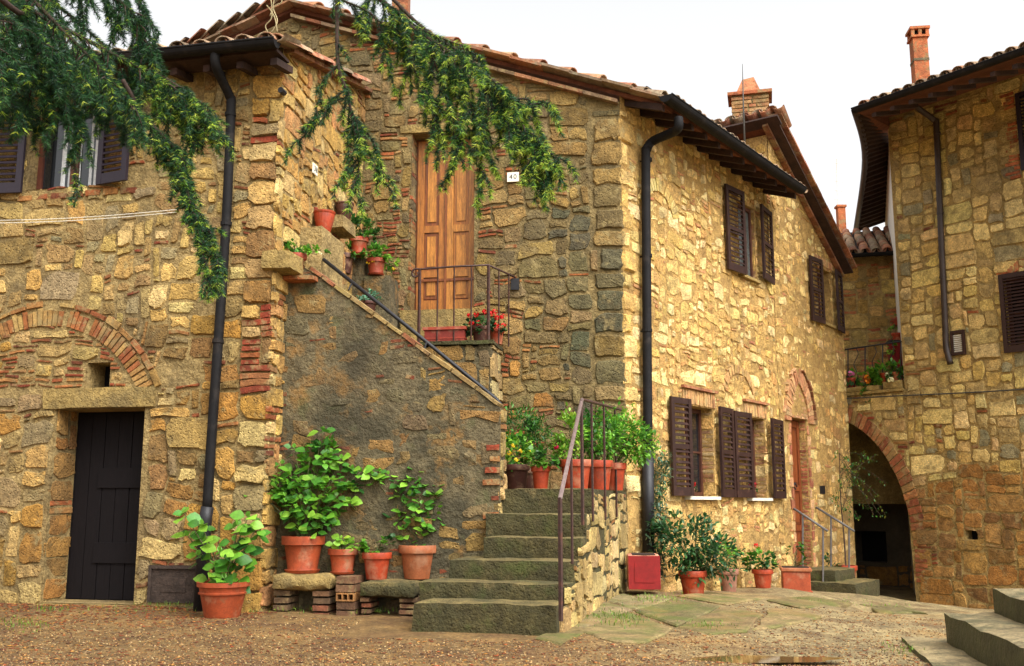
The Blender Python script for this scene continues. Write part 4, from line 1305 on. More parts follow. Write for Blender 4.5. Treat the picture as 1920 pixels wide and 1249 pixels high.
m = MB(); q = E.P(a + .30, 1.28, -.115); m.tube([q + Vector((0, 0, .05)), q + E.n * .03 + Vector((0, 0, .05)), q + E.n * .035 + Vector((.03, .03, 0)), q + E.n * .03 + Vector((0, 0, -.05)), q + E.n * .03 + Vector((-.03, -.03, 0)), q + E.n * .03 + Vector((0, 0, .05))], .012, 6); m.build('knocker', M_dkiron, d2)
m = MB(); m.wbox(E, niche[0], niche[1] + .05, niche[2], niche[3], -.02, .012); m.build('meter_box', M_dkiron, second)
# roof 2 and its verge
V0 = E.P(r0[0] - .06, lin(r0, r1)(r0[0] - .06), VW); V1 = E.P(r1[0] + .05, lin(r0, r1)(r1[0] + .05), VW)
rs2, n2 = roof_slab(second, [V1 - E.n * 5, V1 - E.n * .13, V0 - E.n * .13, V0 - E.n * 5], .06, M_soffit)
sV = (V0 - V1).normalized(); Lv = (V0 - V1).length
for k in range(14):
    p = V1 + sV * (Lv * k / 14)
    m = MB(); m.box(p - n2 * .0 + n2 * (.006 + .01 * (k % 2)) + E.n * .02, sV * (Lv / 14 + .02), -E.n * .24, n2 * .035, vary(rg.choice(TC[:3]), .2)); m.build('verge_tile', M_tile, rs2)
    put_tile(rs2, p + n2 * (.055 + rg.uniform(0, .01)) - E.n * .12, E.n, sV, rg, tint=[0, 1, 2])
    m = MB(); m.box(p - n2 * .16 - E.n * .29, sV * (Lv / 14 - .012), E.n * .09, n2 * .05, vary(rg.choice(TC[:3]), .2)); m.build('verge_brick', M_brick, rs2)
m = MB(); m.box(V1 - n2 * .10 - E.n * .26, sV * Lv, E.n * .22, n2 * .028); m.build('verge_board', M_rafter, rs2)
e2 = E.n
for i in range(13):
    for r in range(2):
        p = V0 + sV * (.12 - .3 * (1 - r)) + e2 * (-.12 - i * .235) + n2 * (.03 + .03 * r)
        put_tile(rs2, p, e2, -sV, rg)
        if r == 1: put_tile(rs2, p + e2 * .115 + n2 * .04, e2, -sV, rg, flip=True)
m = MB(); m.box(V0 - e2 * 3.4 - n2 * .11 + sV * .1, e2 * 3.4, -sV * .2, n2 * .035); m.build('eave_board', M_rafter, rs2)
# chimney with two tilted tiles for a hat
c0 = at3(1371, 215, 16.2); cz = V0.z - .35
cw = 74 * 16.2 / 1900; zc0 = at3(960, 212, 16.2).z - .5; zc1 = at3(960, 181, 16.2).z
ex = Vector((E.n.x, E.n.y, 0)); ey = Vector((-ex.y, ex.x, 0))
Hc = Wall((c0.x, 16.2), (1, -.25)); 
m = MB(); m.wbox(Hc, 0.02, cw - .02, zc0, zc1, -.42, 0, srgb(164, 132, 96)); chm = m.build('chimney', M_mC, rs2)
hb = House(chm)
masonry(hb, Hc, 0.0, cw, zc0, zc1 - .03, lambda u, v: True, P_B, rg, g=.07, pb=1.0, joint=.007, warp=.006, proud=(.012, .022), bev=.006, bricks=[srgb(172, 124, 84), srgb(164, 104, 70), srgb(184, 144, 102)])
hb.flush(60)
m = MB(); m.wbox(Hc, -.05, cw + .05, zc1, zc1 + .055, -.48, .06, srgb(176, 100, 66)); m.build('chimney_cap', M_brick, chm)
zt = at3(960, 143, 16.2).z
for s_ in (0, 1):
    m = MB()
    f = -.04 if s_ == 0 else -.38
    t_ = -.19 if s_ == 0 else -.23
    q = [Hc.P(.1, zc1 + .055, f), Hc.P(cw - .14, zc1 + .055, f), Hc.P(cw - .24, zt, t_), Hc.P(.2, zt - .03, t_)]
    nn_ = (q[1] - q[0]).cross(q[3] - q[0]).normalized() * .03
    m.add(q + [p + nn_ for p in q], [(0, 1, 2, 3), (7, 6, 5, 4), (0, 4, 5, 1), (1, 5, 6, 2), (2, 6, 7, 3), (3, 7, 4, 0)], srgb(192, 120, 84)); m.build('chimney_tile', M_brick, chm)
H2.flush(260)

# ================================================================== RIGHT HOUSE (wall G) WITH THE ARCH
right = thing('stone_house', 'tall sandy stone house with orange chimney and jutting eaves beyond the archway', 'house', G.P(1.5, -.7))
HR = House(right); rg = random.Random(53)
GU1 = 4.6; GT = 7.66
ARC_C, ARC_A, ARC_B, ARC_V = -1.62, 1.57, 2.28, .28
def abot(u):
    t = (u - ARC_C) / ARC_A
    if abs(t) >= 1 or u > 5: return -1.0
    return ARC_V + ARC_B * math.sqrt(1 - t * t)
shutG = (G.uv(1881, 600)[0], G.uv(1921, 600)[0], 3.40, 4.69)
shutG2 = (G.uv(1912, 250)[0], G.uv(1912, 250)[0] + .7, G.uv(1915, 322)[1], G.uv(1915, 175)[1])
smallG = (G.uv(1785, 645)[0], G.uv(1811, 645)[0], G.uv(1797, 666)[1], G.uv(1797, 620)[1])
ventG = (G.uv(1811, 1000)[0], G.uv(1833, 1000)[0], G.uv(1822, 1012)[1], G.uv(1822, 995)[1])
ez = G.uv(1607, 205, .5)
gE = [at3(1921, 96, 14.35), at3(1607, 204, 16.35)]
Z0 = 7.42
def lvl(px, py, z):
    r = ray(px, py); t = (z - EYE) / r.z; return Vector((0, 0, EYE)) + r * t
K0 = lvl(1606, 206, Z0); K1 = lvl(1625, 300, Z0); K2 = lvl(1607, 430, Z0); KR = lvl(1925, 94, Z0)
gdir = (KR - K0); gdir.z = 0; gdir.normalize()
KR = K0 + gdir * 4.6
up_ = Vector((-gdir.y, gdir.x, 0)); up_ = up_ if up_.y > 0 else -up_
sG = (up_ + Vector((0, 0, .3))).normalized()
_hv = G.P(0, 0) - K0; _hv.z = 0; _hd = _hv.dot(up_); _k = 5 / math.sqrt(1 + .09) / _hd
hipp = K0 + _hv * _k + Vector((0, 0, .3 * _hd * _k))
def gtop(u):
    d = (G.P(u, 0) - Vector((K0.x, K0.y, 0))).dot(up_)
    return K0.z + .3 * max(0, d) - .045
holesG = [ventG, (shutG[0] + .05, shutG[1] + .5, 3.45, 4.64)]
m = MB()
sheet(m, G, -.02, GU1, abot, lambda u: gtop(u), holesG, step=.06 if False else .25)
reveal(m, G, ventG, .2); reveal(m, G, holesG[1], .5)
m.build('wall', M_mG, right)
m = MB(); m.wbox(G, ventG[0] - .05, ventG[1] + .05, ventG[2] - .05, ventG[3] + .05, -.25, -.2); m.build('dark_vent', M_dark, right)
def pbG(u, v): return .12
def inG(u, v):
    if in_rect(u, v, holesG + [smallG], .01): return False
    return v < gtop(u) - .06
def palG(u, v): return P_Gl if v < 1.3 + .4 * noise.noise((u, v, 1)) else P_G
masonry(HR, G, .015, GU1, -.95, GT + .6, inG, palG, rg, g=.066, pb=pbG, joint=.011, warp=.05, proud=(.004, .03), bev=.026, hs=((2, 3), (3, 5), (4, 5), (5, 2)), wr=(1.0, 2.2))
# plastered side wall under the eaves
GLp = [G.P(0, 0), at3(1668, 400, 19.8)]
GLp = [Vector((p.x, p.y, 0)) for p in GLp]
GL1 = Wall((GLp[0].x, GLp[0].y), (.36, 1)); 
WL_ = Wall((GLp[0].x + .36 * 7 / 1.063, GLp[0].y + 7 / 1.063), (-.36, -1))       # faces left
m = MB(); ge_ = at3(1660, 440, 24.2); m.quad(G.P(0, -.9), G.P(0, GT), Vector((ge_.x, ge_.y, GT + .2)), Vector((ge_.x, ge_.y, -.9))); m.build('side_wall', M_plaster, right)
# eaves: along G and bending back along the side
rg_, nG = roof_slab(right, [K0, KR, KR + sG * 5, hipp], .06, M_soffit)
tile_field(rg_, K0 + gdir * .05, gdir, sG, 22, 2, rg, pitch=.205, lift=.035, over=.06, tint=[3, 4, 3, 1])
for k in range(14):
    m = MB(); q = K0 + gdir * (.25 + k * .33) - Vector((0, 0, .075)) - nG * .062
    m.box(q + sG * .02, gdir * .075, sG * .75, Vector((0, 0, -.07))); m.build('rafter', M_rafter, rg_)
gutter(right, K0 - gdir * .02 - up_ * .05, KR - up_ * .05, r=.075)
side = [K0, K1, K2]
inn = [G.P(0, 0), at3(1676, 330, 19.2), at3(1662, 436, 24.2)]
inn = [Vector((p.x, p.y, Z0 + .3 * _hd - .02)) for p in inn]
inn[1] += Vector((.5, 0, .12)); inn[2] += Vector((.5, 0, .12))
m = MB()
for i in range(2):
    m.quad(side[i], side[i + 1], inn[i + 1], inn[i])
    m.quad(side[i] + Vector((0, 0, .07)), inn[i] + Vector((0, 0, .07)), inn[i + 1] + Vector((0, 0, .07)), side[i + 1] + Vector((0, 0, .07)))
    m.quad(side[i], side[i] + Vector((0, 0, .07)), side[i + 1] + Vector((0, 0, .07)), side[i + 1])
m.build('side_eave', M_soffit, rg_)
m = MB(); m.tube(smooth_path([p + Vector((-.03, 0, .0)) for p in side], 8), .06, 8); m.build('gutter', M_gutb, right, smooth=True)
for i in range(2):
    n = 11 if i == 0 else 15
    for k in range(n):
        t = (k + .5) / n
        p = side[i].lerp(side[i + 1], t); q = inn[i].lerp(inn[i + 1], t)
        dv = (q - p); tn = (side[i + 1] - side[i]).normalized()
        m = MB(); m.box(p + dv * .03 - Vector((0, 0, .09)), tn * .085, dv * .97, Vector((0, 0, .08))); m.build('rafter', M_rafter, rg_)
pG = [G.pt(1705, 176, .52), G.pt(1708, 188, .5), G.pt(1724, 205, .3), G.pt(1752, 226, .08), G.pt(1756, 245, .07), G.pt(1764, 430, .07), G.pt(1772, 600, .07), G.pt(1774, 650, .07), G.pt(1782, 682, .1)]
downpipe(right, pG, .05, M_gutb, [G.pt(1757, 250, .07), G.pt(1768, 520, .07), G.pt(1763, 400, .07)], G)
# shutters and the little louvre
shutter(right, G, shutG[0], shutG[0] + .62, shutG[2], shutG[3], M_shut, mid=False, nsl=24)
window(right, G, (shutG[0] + .05, shutG[1] + .5, 3.45, 4.64), .1, FRM, mull=True, rows=2)
shutter(right, G, shutG2[0], shutG2[0] + .6, shutG2[2], shutG2[3], M_shutA, mid=False, nsl=24)
brick_row(HR, G, shutG[0] - .05, shutG[0] + .7, shutG[3] + .02, shutG[3] + .2, 8, rg, bricks=[srgb(184, 110, 70)])
for k in range(20):
    if rg.random() < .9: brick_row(HR, G, shutG2[0] - rg.uniform(.14, .3), shutG2[0] - .02, shutG2[2] - .1 + k * .075, shutG2[2] - .1 + k * .075 + .06, 1, rg, bricks=[srgb(188, 112, 72), srgb(176, 98, 64)], proud=.024)
a, b, c, d = smallG
m = MB(); m.wbox(G, a, a + .045, c, d, 0, .05); m.wbox(G, b - .045, b, c, d, 0, .05); m.wbox(G, a + .045, b - .045, c, c + .05, 0, .05); m.wbox(G, a + .045, b - .045, d - .05, d, 0, .05)
lv = m.build('louvre', M_shut, right)
for k in range(9):
    z = c + .065 + (d - c - .13) * k / 8.5
    m = MB(); m.box(G.P(a + .045, z, .012), G.d * (b - a - .09), G.n * .022 + Vector((0, 0, -.012)), Vector((0, 0, .012))); m.build('slat', M_marble, lv)
# chimney
c0 = at3(1717, 150, 18.3); cwd = 28 * 18.3 / 1900
zt = at3(960, 52, 18.3).z; OR = srgb(196, 112, 70)
Hg = Wall((c0.x, 18.3), (1, -.12))
m = MB(); m.wbox(Hg, 0, cwd, 7.6, zt - .2, -cwd, 0, OR); chg = m.build('chimney', M_brick, rg_)
zb = at3(960, 111, 18.3).z
m = MB(); m.wbox(Hg, -.008, cwd + .008, zb - .03, zb + .02, -cwd - .008, .008, srgb(120, 108, 84)); m.build('mortar_band', M_brick, chg)
m = MB(); m.wbox(Hg, -.035, cwd + .035, zt - .2, zt - .16, -cwd - .035, .035, OR)
for x in (-.03, cwd / 2 - .03, cwd - .03): 
    for w_ in (-.03, -cwd + .0): m.wbox(Hg, x, x + .06, zt - .16, zt - .04, w_, w_ + .06, OR)
m.wbox(Hg, -.05, cwd + .05, zt - .04, zt + .01, -cwd - .05, .05, OR)
m.build('chimney_cap', M_brick, chg)
m = MB(); m.wbox(Hg, .02, cwd - .02, zt - .16, zt - .04, -cwd + .05, -.05); m.build('dark_flue', M_dark, chg)
HR.flush()

# ------------------------------------------------------------------ the archway and the house behind it
arch = thing('stone_archway', 'dark vaulted archway edged in red brick, carrying a little flowered terrace', 'archway', G.P(-1, -.7))
HAx = House(arch); rg = random.Random(61)
m = MB()
TZ = 2.95
us = [-2.6] + list(np.linspace(ARC_C - ARC_A + .01, -.022, 40))
sheet(m, G, -3.2, -.022, abot, lambda u: TZ, [], step=.05)
for ua, ub in zip(np.arange(-3.15, -.06, .05), np.arange(-3.1, -.01, .05)):
    if abot(ua) > -.9 and abot(ub) > -.9: m.quad(G.P(ub, abot(ub)), G.P(ua, abot(ua)), G.P(ua, abot(ua), -.45), G.P(ub, abot(ub), -.45))
m.build('wall', M_mG, arch)
def inAr(u, v):
    t = ((u - ARC_C) / (ARC_A + .26)) ** 2 + ((v - ARC_V) / (ARC_B + .26)) ** 2
    return v < TZ - .03 and not (t < 1.0 and v > ARC_V - .3) and v > -.9 and not (abs(u - ARC_C) < ARC_A and v < 1)
masonry(HAx, G, -3.1, -.0, -.9, TZ, inAr, P_G, rg, g=.075, pb=.35, joint=.014, warp=.03, proud=(.002, .02), bev=.02)
nv_ = 40
for k in range(nv_):
    t0 = math.radians(0 + 130 * (k + .07) / nv_); t1 = math.radians(0 + 130 * (k + .93) / nv_)
    ex_ = .25 + rg.uniform(-.02, .02)
    f = lambda t, e: (ARC_C + (ARC_A + e) * math.cos(t), ARC_V + (ARC_B + e) * math.sin(t))
    vs, fs = pillow(G, [f(t0, .005), f(t0, ex_), f(t1, ex_), f(t1, .005)], -.02, rg.uniform(.012, .03), .008, rg)
    HAx.put('brick', vs, fs, vary(rg.choice([srgb(156, 94, 60), srgb(146, 80, 52), srgb(168, 112, 70), srgb(160, 122, 76)]), .15, rg))
for k in range(7):
    v0_ = ARC_V - .02 - (k + 1) * .08
    brick_row(HAx, G, ARC_C + ARC_A + .005, ARC_C + ARC_A + .005 + rg.uniform(.16, .26), v0_, v0_ + .066, 1, rg, bricks=[srgb(156, 94, 60), srgb(146, 80, 52)])
# passage behind
PD = 2.6
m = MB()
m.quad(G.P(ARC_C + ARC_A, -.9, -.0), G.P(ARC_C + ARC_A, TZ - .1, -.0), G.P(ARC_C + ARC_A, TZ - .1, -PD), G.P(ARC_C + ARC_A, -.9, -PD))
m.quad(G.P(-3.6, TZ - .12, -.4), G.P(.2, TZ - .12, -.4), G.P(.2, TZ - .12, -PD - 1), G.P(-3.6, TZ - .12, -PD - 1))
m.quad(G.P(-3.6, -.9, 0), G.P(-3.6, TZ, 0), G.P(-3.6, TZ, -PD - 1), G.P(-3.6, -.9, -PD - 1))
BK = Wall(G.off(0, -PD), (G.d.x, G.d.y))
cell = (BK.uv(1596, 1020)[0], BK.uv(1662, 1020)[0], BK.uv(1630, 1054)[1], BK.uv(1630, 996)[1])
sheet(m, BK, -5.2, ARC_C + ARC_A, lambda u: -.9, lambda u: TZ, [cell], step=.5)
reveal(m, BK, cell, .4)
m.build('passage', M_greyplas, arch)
m = MB(); m.wbox(BK, cell[0] - .1, cell[1] + .1, cell[2] - .1, cell[3] + .1, -.45, -.4); m.build('dark_cellar', M_dark, arch)
masonry(HAx, BK, -4.6, ARC_C + ARC_A, -.85, cell[2] - .02, lambda u, v: True, P_Gl, rg, g=.08, pb=.15, joint=.012, warp=.03, proud=(.002, .02), bev=.02)
# terrace slab and parapet stone
m = MB(); m.wbox(G, -3.3, -.03, TZ, TZ + .05, -3, .05); m.build('terrace_slab', M_hewn, arch)
pv = G.uv(1650, 717, .0)[1]
m = MB(); m.wrough(G, G.uv(1655, 730)[0], -.06, TZ + .05, pv + .02, -.2, .02, nx=5, ny=2, nz=2, amp=.01); m.build('parapet_stone', M_hewn, arch, smooth=True)
m = MB(); m.wrough(G, -1.7, G.uv(1650, 730)[0], TZ + .05, pv - .03, -.2, .02, nx=7, ny=2, nz=2, amp=.012); m.build('parapet_stone', M_hewn, arch, smooth=True)
HAx.flush()

# house behind the terrace (wall F)
far = thing('brick_house', 'mottled brick and stone house behind the flowered terrace, with a barrel tiled roof', 'house', at3(1640, 700, 20))
HF = House(far); rg = random.Random(67)
F_ = Wall(at3(1640, 600, 20.0), (3.6, -1)); 
F_ = Wall((F_.o.x, F_.o.y), (3.6, -1))
ft = F_.uv(1640, 486)[1]; 
m = MB(); sheet(m, F_, -3, 1.4, lambda u: 1.0, lambda u: ft + .2, [], step=.5); m.build('wall', M_mG, far)
masonry(HF, F_, -1.6, .9, 2.9, ft - .08, lambda u, v: True, P_B, rg, g=.075, pb=.5, joint=.012, warp=.04, proud=(.0, .02), bev=.02, bricks=[srgb(186, 108, 68), srgb(170, 92, 60), srgb(196, 130, 86)])
fe0 = F_.P(-3, ft + .06, .3); sF = (-F_.n + Vector((0, 0, .45))).normalized()
rF, nF = roof_slab(far, [fe0, fe0 + F_.d * 4.1, fe0 + F_.d * 4.1 + sF * 2.6, fe0 + sF * 2.6], .06, M_rafter)
tile_field(rF, F_.P(-1.75, ft + .06, .3), F_.d, sF, 12, 7, rg, pitch=.215, lift=.04, row=.34, tint=[0, 1, 2, 3, 4])
gutter(far, F_.P(-1.6, ft + .03, .38), F_.P(1.0, ft + .03, .38), r=.06)
cc = at3(1581, 440, 22.4)
m = MB(); m.box((cc.x - .085, 22.4, 6.2), (.17, 0, 0), (0, .17, 0), (0, 0, at3(960, 388, 22.4).z - 6.2), OR); c2 = m.build('chimney', M_brick, rF)
zt = at3(960, 388, 22.4).z
m = MB(); m.box((cc.x - .11, 22.375, zt), (.22, 0, 0), (0, .22, 0), (0, 0, .05), OR); m.build('chimney_cap', M_brick, c2)
HF.flush(150)

# ================================================================== paving, benches, steps at the right
paving = bpy.data.objects.new('paving', None); COL.objects.link(paving); paving['kind'] = 'structure'
paving.location = gpt(1250, 1150); WL[paving] = Vector(paving.location)
rg = random.Random(71)
slabs = [[(1003, 1199), (1078, 1174), (1108, 1184), (1052, 1212)], [(1080, 1186), (1180, 1150), (1262, 1180), (1212, 1207), (1150, 1205)],
         [(1056, 1170), (1130, 1130), (1186, 1146), (1084, 1182)], [(1134, 1128), (1182, 1108), (1262, 1122), (1192, 1144)],
         [(1190, 1147), (1268, 1124), (1352, 1138), (1268, 1176)], [(1272, 1178), (1356, 1141), (1432, 1154), (1400, 1186), (1330, 1192)],
         [(1270, 1120), (1330, 1112), (1432, 1124), (1362, 1136)], [(1438, 1127), (1520, 1120), (1600, 1132), (1500, 1142)],
         [(1436, 1158), (1442, 1144), (1500, 1146), (1540, 1160), (1470, 1174), (1410, 1182)], [(1610, 1134), (1690, 1138), (1740, 1152), (1650, 1146)]]
for s_ in slabs:
    pts = []
    for i, (x, y) in enumerate(s_):
        x2, y2 = s_[(i + 1) % len(s_)]
        pts.append(gpt(x, y))
        for t in (.33, .67):
            p = gpt(x + (x2 - x) * t, y + (y2 - y) * t); p += Vector((rg.uniform(-.03, .03), rg.uniform(-.05, .05), 0)); pts.append(p)
    c = sum(pts, Vector()) / len(pts)
    tl = rg.uniform(-.015, .015); hgt = rg.uniform(.002, .009)
    m = MB(); n = len(pts)
    top = [p + Vector((0, 0, hgt + tl * (p.x - c.x))) for p in pts]
    inn_ = [q.lerp(c, .05) + Vector((0, 0, .012)) for q in top]
    m.add([p - Vector((0, 0, .06)) for p in pts] + top + inn_ + [c + Vector((0, 0, hgt + .014))], [(i, (i + 1) % n, n + (i + 1) % n, n + i) for i in range(n)] + [(n + i, n + (i + 1) % n, 2 * n + (i + 1) % n, 2 * n + i) for i in range(n)] + [(2 * n + i, 2 * n + (i + 1) % n, 3 * n) for i in range(n)])
    m.c = [vary(rg.choice([srgb(116, 98, 62), srgb(128, 108, 70), srgb(104, 92, 58), srgb(134, 118, 82)]), .1, rg)] * len(m.f); m.build('slab', M_slab, paving)

def grass(cx, cy, rx, ry, n, h, name='grass_tuft', seed=1):
    rr = random.Random(seed); V = []; Fc = []; cc = []
    for _ in range(n):
        p = gpt(cx + rr.gauss(0, .45) * rx, cy + rr.gauss(0, .45) * ry)
        a = rr.uniform(0, 6.28); l = h * rr.uniform(.4, 1.2); le = rr.uniform(.2, .9) * l
        d = Vector((math.cos(a), math.sin(a), 0)); s_ = Vector((-d.y, d.x, 0)) * .003
        b = len(V); up = Vector((0, 0, 1)); p.z += .03
        V += [p - s_, p + s_, p + d * le * .35 + up * l * .6 + s_ * .7, p + d * le * .35 + up * l * .6 - s_ * .7, p + d * le + up * l * .85]
        Fc += [(b, b + 1, b + 2), (b, b + 2, b + 3), (b + 3, b + 2, b + 4)]
        c = vary(rr.choice([srgb(96, 128, 30), srgb(120, 150, 40), srgb(80, 108, 34)]), .2, rr); cc += [c] * 3
    return np_mesh(name, np.array([tuple(v) for v in V]), np.array(Fc), np.array(cc), M_leaf, kind='stuff')
grass(1165, 1168, 55, 20, 240, .035, seed=2); grass(1235, 1128, 60, 12, 160, .03, seed=3); grass(1330, 1178, 60, 8, 120, .025, seed=4)
grass(40, 1178, 60, 14, 160, .03, seed=5); grass(1690, 1225, 40, 12, 90, .03, seed=6); grass(1120, 1160, 60, 20, 150, .02, seed=7)
grass(90, 1150, 60, 5, 60, .05, seed=21); grass(330, 1142, 70, 5, 70, .05, seed=22); grass(700, 1153, 60, 5, 60, .05, seed=23); grass(1062, 1170, 14, 8, 60, .05, seed=24)
grass(250, 1150, 130, 8, 70, .03, seed=8); grass(520, 1150, 120, 8, 90, .03, seed=9); grass(1560, 1130, 90, 6, 60, .03, seed=10); grass(1660, 1140, 60, 4, 60, .03, seed=12)

# benches of stone under the parapet
def bench(px0, px1, ytop, label, supports, dz=.15):
    u0, u1 = D.uv(px0, ytop, .34)[0], D.uv(px1, ytop, .34)[0]
    z = D.uv((px0 + px1) / 2, ytop, .34)[1]
    t = thing('stone_bench', label, 'bench', D.P((u0 + u1) / 2, 0, .18))
    m = MB(); m.wrough(D, u0, u1, z - dz, z, .0, .34, nx=9, ny=4, nz=3, amp=.014, rnd=.025); m.build('seat', M_step if px0 > 650 else M_hewn, t, smooth=True)
    for (a, b) in supports:
        ua, ub = D.uv(a, 1120, .3)[0], D.uv(b, 1120, .3)[0]
        n = 4; h = (z - dz + .02) / n
        for k in range(n):
            m = MB(); m.rough(D.P(ua + rg.uniform(0, .01), -.03 + (h + .006) * k, .02), D.d * (ub - ua - rg.uniform(0, .015)), D.n * (.27 + rg.uniform(-.02, .02)), Vector((0, 0, h - .008)), nx=3, ny=2, nz=1, amp=.004, rnd=.003, col=vary(rg.choice([srgb(128, 92, 66), srgb(110, 84, 62), srgb(140, 82, 58)])))
            m.build('brick', M_brick, t, smooth=True)
    return z
BZ1 = bench(509, 620, 1077, 'pale stone slab on low brick piers under the tallest hydrangea pot', [(511, 541), (584, 616)])
BZ2 = bench(672, 778, 1090, 'mossy stone slab on brick piers beside the foot of the staircase', [(674, 694), (747, 777)])
u0, u1 = D.uv(629, 1100, .32)[0], D.uv(667, 1100, .32)[0]
bz = D.uv(648, 1079, .32)[1]
t = thing('brick_stack', 'small stack of bricks with a hollow block, between two stone slabs', 'bricks', D.P((u0 + u1) / 2, 0, .15))
n = 5; h = (bz + .02) / n
for k in range(n):
    if k == 2:
        mm = MB(); z0 = -.02 + h * k
        mm.wbox(D, u0 + .01, u1 - .01, z0, z0 + .012, .06, .33, BR[3]); mm.wbox(D, u0 + .01, u1 - .01, z0 + h - .016, z0 + h - .004, .06, .33, BR[3])
        for j in range(4):
            x = u0 + .01 + (u1 - u0 - .032) * j / 3; mm.wbox(D, x, x + .012, z0 + .012, z0 + h - .016, .06, .33, BR[3])
        mm.wbox(D, u0 + .022, u1 - .022, z0 + .012, z0 + h - .016, .08, .10, srgb(30, 22, 18))
        mm.build('hollow_block', M_brick, t)
    else:
        m = MB(); m.rough(D.P(u0 + rg.uniform(0, .012), -.02 + h * k, .04), D.d * (u1 - u0 - .012), D.n * .28, Vector((0, 0, h - .008)), nx=3, ny=2, nz=1, amp=.004, rnd=.003, col=vary(rg.choice([srgb(124, 88, 64), srgb(112, 78, 58)]))); m.build('brick', M_brick, t, smooth=True)

# broad steps, lower right
rs_ = thing('stone_steps', 'broad wet stone steps with mossy risers at the bottom right corner', 'steps', (4.6, 8.0, gz(4.6, 8)))
def lvl(px, py, z):
    r = ray(px, py); t_ = (z - EYE) / r.z; return Vector((0, 0, EYE)) + r * t_
def stepblock(pf0, pf1, z, z0, back, nm):
    a, b = lvl(*pf0, z), lvl(*pf1, z)
    x = b - a; x.z = 0
    y = Vector((-x.y, x.x, 0)).normalized()
    if y.x < 0: y = -y
    m = MB(); m.rough(Vector((a.x, a.y, z0)), x * 1.6, y * back, Vector((0, 0, z - z0)), nx=16, ny=8, nz=4, amp=.018, fr=2.4, rnd=.02)
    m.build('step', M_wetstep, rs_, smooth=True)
stepblock((1686, 1192), (1765, 1262), -.055, -.4, 1.6, 0)
stepblock((1768, 1146), (1925, 1214), .18, -.3, 1.4, 1)
stepblock((1857, 1103), (1925, 1122), .36, -.3, 1.4, 2)

# stoop in front of the pointed doorway
du0, du1 = door2[0] - .06, door2[1] + .22
st_z = E.uv(1545, 1088, .35)[1]
sp = thing('stone_stoop', 'low two step stone stoop with grey handrails before the orange door', 'stoop', E.P(5.6, -.5, .5))
zg = E.uv(1545, 1122, .9)[1]
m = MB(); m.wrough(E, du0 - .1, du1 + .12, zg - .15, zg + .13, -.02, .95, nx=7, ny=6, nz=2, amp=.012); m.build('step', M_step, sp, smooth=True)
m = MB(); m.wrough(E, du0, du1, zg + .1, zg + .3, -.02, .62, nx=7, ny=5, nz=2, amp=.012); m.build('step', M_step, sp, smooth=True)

# ================================================================== railings, lines, plates
def bar(root, name, a, b, r=.011, mt=None, seg=6):
    m = MB(); m.tube([a, b], r, seg); return m.build(name, mt or M_iron, root)
def sqbar(root, name, a, b, s=.018, mt=None):
    m = MB(); m.tube([a, b], s, 4); return m.build(name, mt or M_iron, root)
rl_ = thing('iron_railing', 'rusty iron railing climbing the right edge of the front stairs', 'railing', S.pt(1050, 1165, .03))
def spost(px, y0, y1, r, w=.035):
    u, z1 = S.uv(px, y0, w); z0 = S.uv(px, y1, w)[1]
    sqbar(rl_, 'post' if r > .014 else 'baluster', S.P(u, z0, w), S.P(u, z1, w), r)
spost(1050, 933, 1166, .018)
for (px, a, b) in ((1071, 846, 1058), (1109, 757, 978), (1132, 762, 976), (1153, 767, 970)): spost(px, a, b, .011)
spost(1090, 750, 985, .015)
h0, h1, h2 = S.pt(1050, 935, .035), S.pt(1091, 749, .035), S.pt(1166, 769, .035)
m = MB(); m.tube([h0 - Vector((0, 0, .02)), h0, h1], .017, 8); m.build('handrail', mat('worn_rail', srgb(112, 94, 88), rough=.4, var=.2, scale=20, bump=.05), rl_, smooth=True)
m = MB(); m.tube([h1, h2], .015, 6); m.build('handrail', M_iron, rl_)

rw = UBW - .05
r2 = thing('iron_railing', 'thin rusty railing with a scroll end round the platform of door 40', 'railing', C.pt(850, 640, rw))
cu = lambda px, py, w=rw: C.pt(px, py, w)
def vpost(px, ytop, zb, r, w=rw):
    u, z = C.uv(px, ytop, w); sqbar(r2, 'post' if r > .013 else 'baluster', C.P(u, zb, w), C.P(u, z, w), r)
vpost(787, 504, UBT - .1, .019); vpost(916, 497, UBT - .2, .019)
for px in (821, 852, 884): vpost(px, 500, UBT, .009)
e_u, e_z = C.uv(966, 520, .02)
c_u, c_z = C.uv(916, 497, rw)
for t_ in (.38, .75):
    u = c_u + (e_u - c_u) * t_; w_ = rw + (.02 - rw) * t_; z = c_z + (e_z - c_z) * t_
    sqbar(r2, 'baluster', C.P(u, UBT - .02, w_), C.P(u, z, w_), .009)
sc = [C.pt(787, 505, rw)]
p0 = cu(780, 504)
for k in range(12):
    q = math.pi / 2 + k * .5; rr_ = .06 - .0035 * k
    sc.append(p0 + C.d * (math.cos(q) * rr_) + Vector((0, 0, math.sin(q) * rr_ - .06)))
m = MB(); m.tube(sc[::-1] + [cu(850, 500), cu(916, 497), C.P(e_u, e_z, .02)], .012, 6); m.build('handrail', M_iron, r2, smooth=True)
m = MB(); m.wbox(C, e_u - .05, e_u + .05, e_z - .16, e_z - .02, -.02, .05); m.build('wall_plate', M_dkiron, r2)

r3 = thing('handrail', 'long black pipe handrail sloping along the inside of the grey parapet', 'handrail', D.pt(938, 757, -TH_ - .1))
w3 = -TH_ - .1
m = MB(); m.tube([D.pt(606, 486, w3), D.pt(770, 617, w3), D.pt(930, 748, w3), D.pt(938, 757, w3), D.pt(938, 768, w3)], .02, 8); m.build('pipe', M_dkiron, r3, smooth=True)
for (px, py) in ((660, 530), (800, 641), (915, 735)): bar(r3, 'bracket', D.pt(px, py, w3), D.pt(px, py, w3) + D.n * .1 - Vector((0, 0, .1)), .009, M_dkiron)

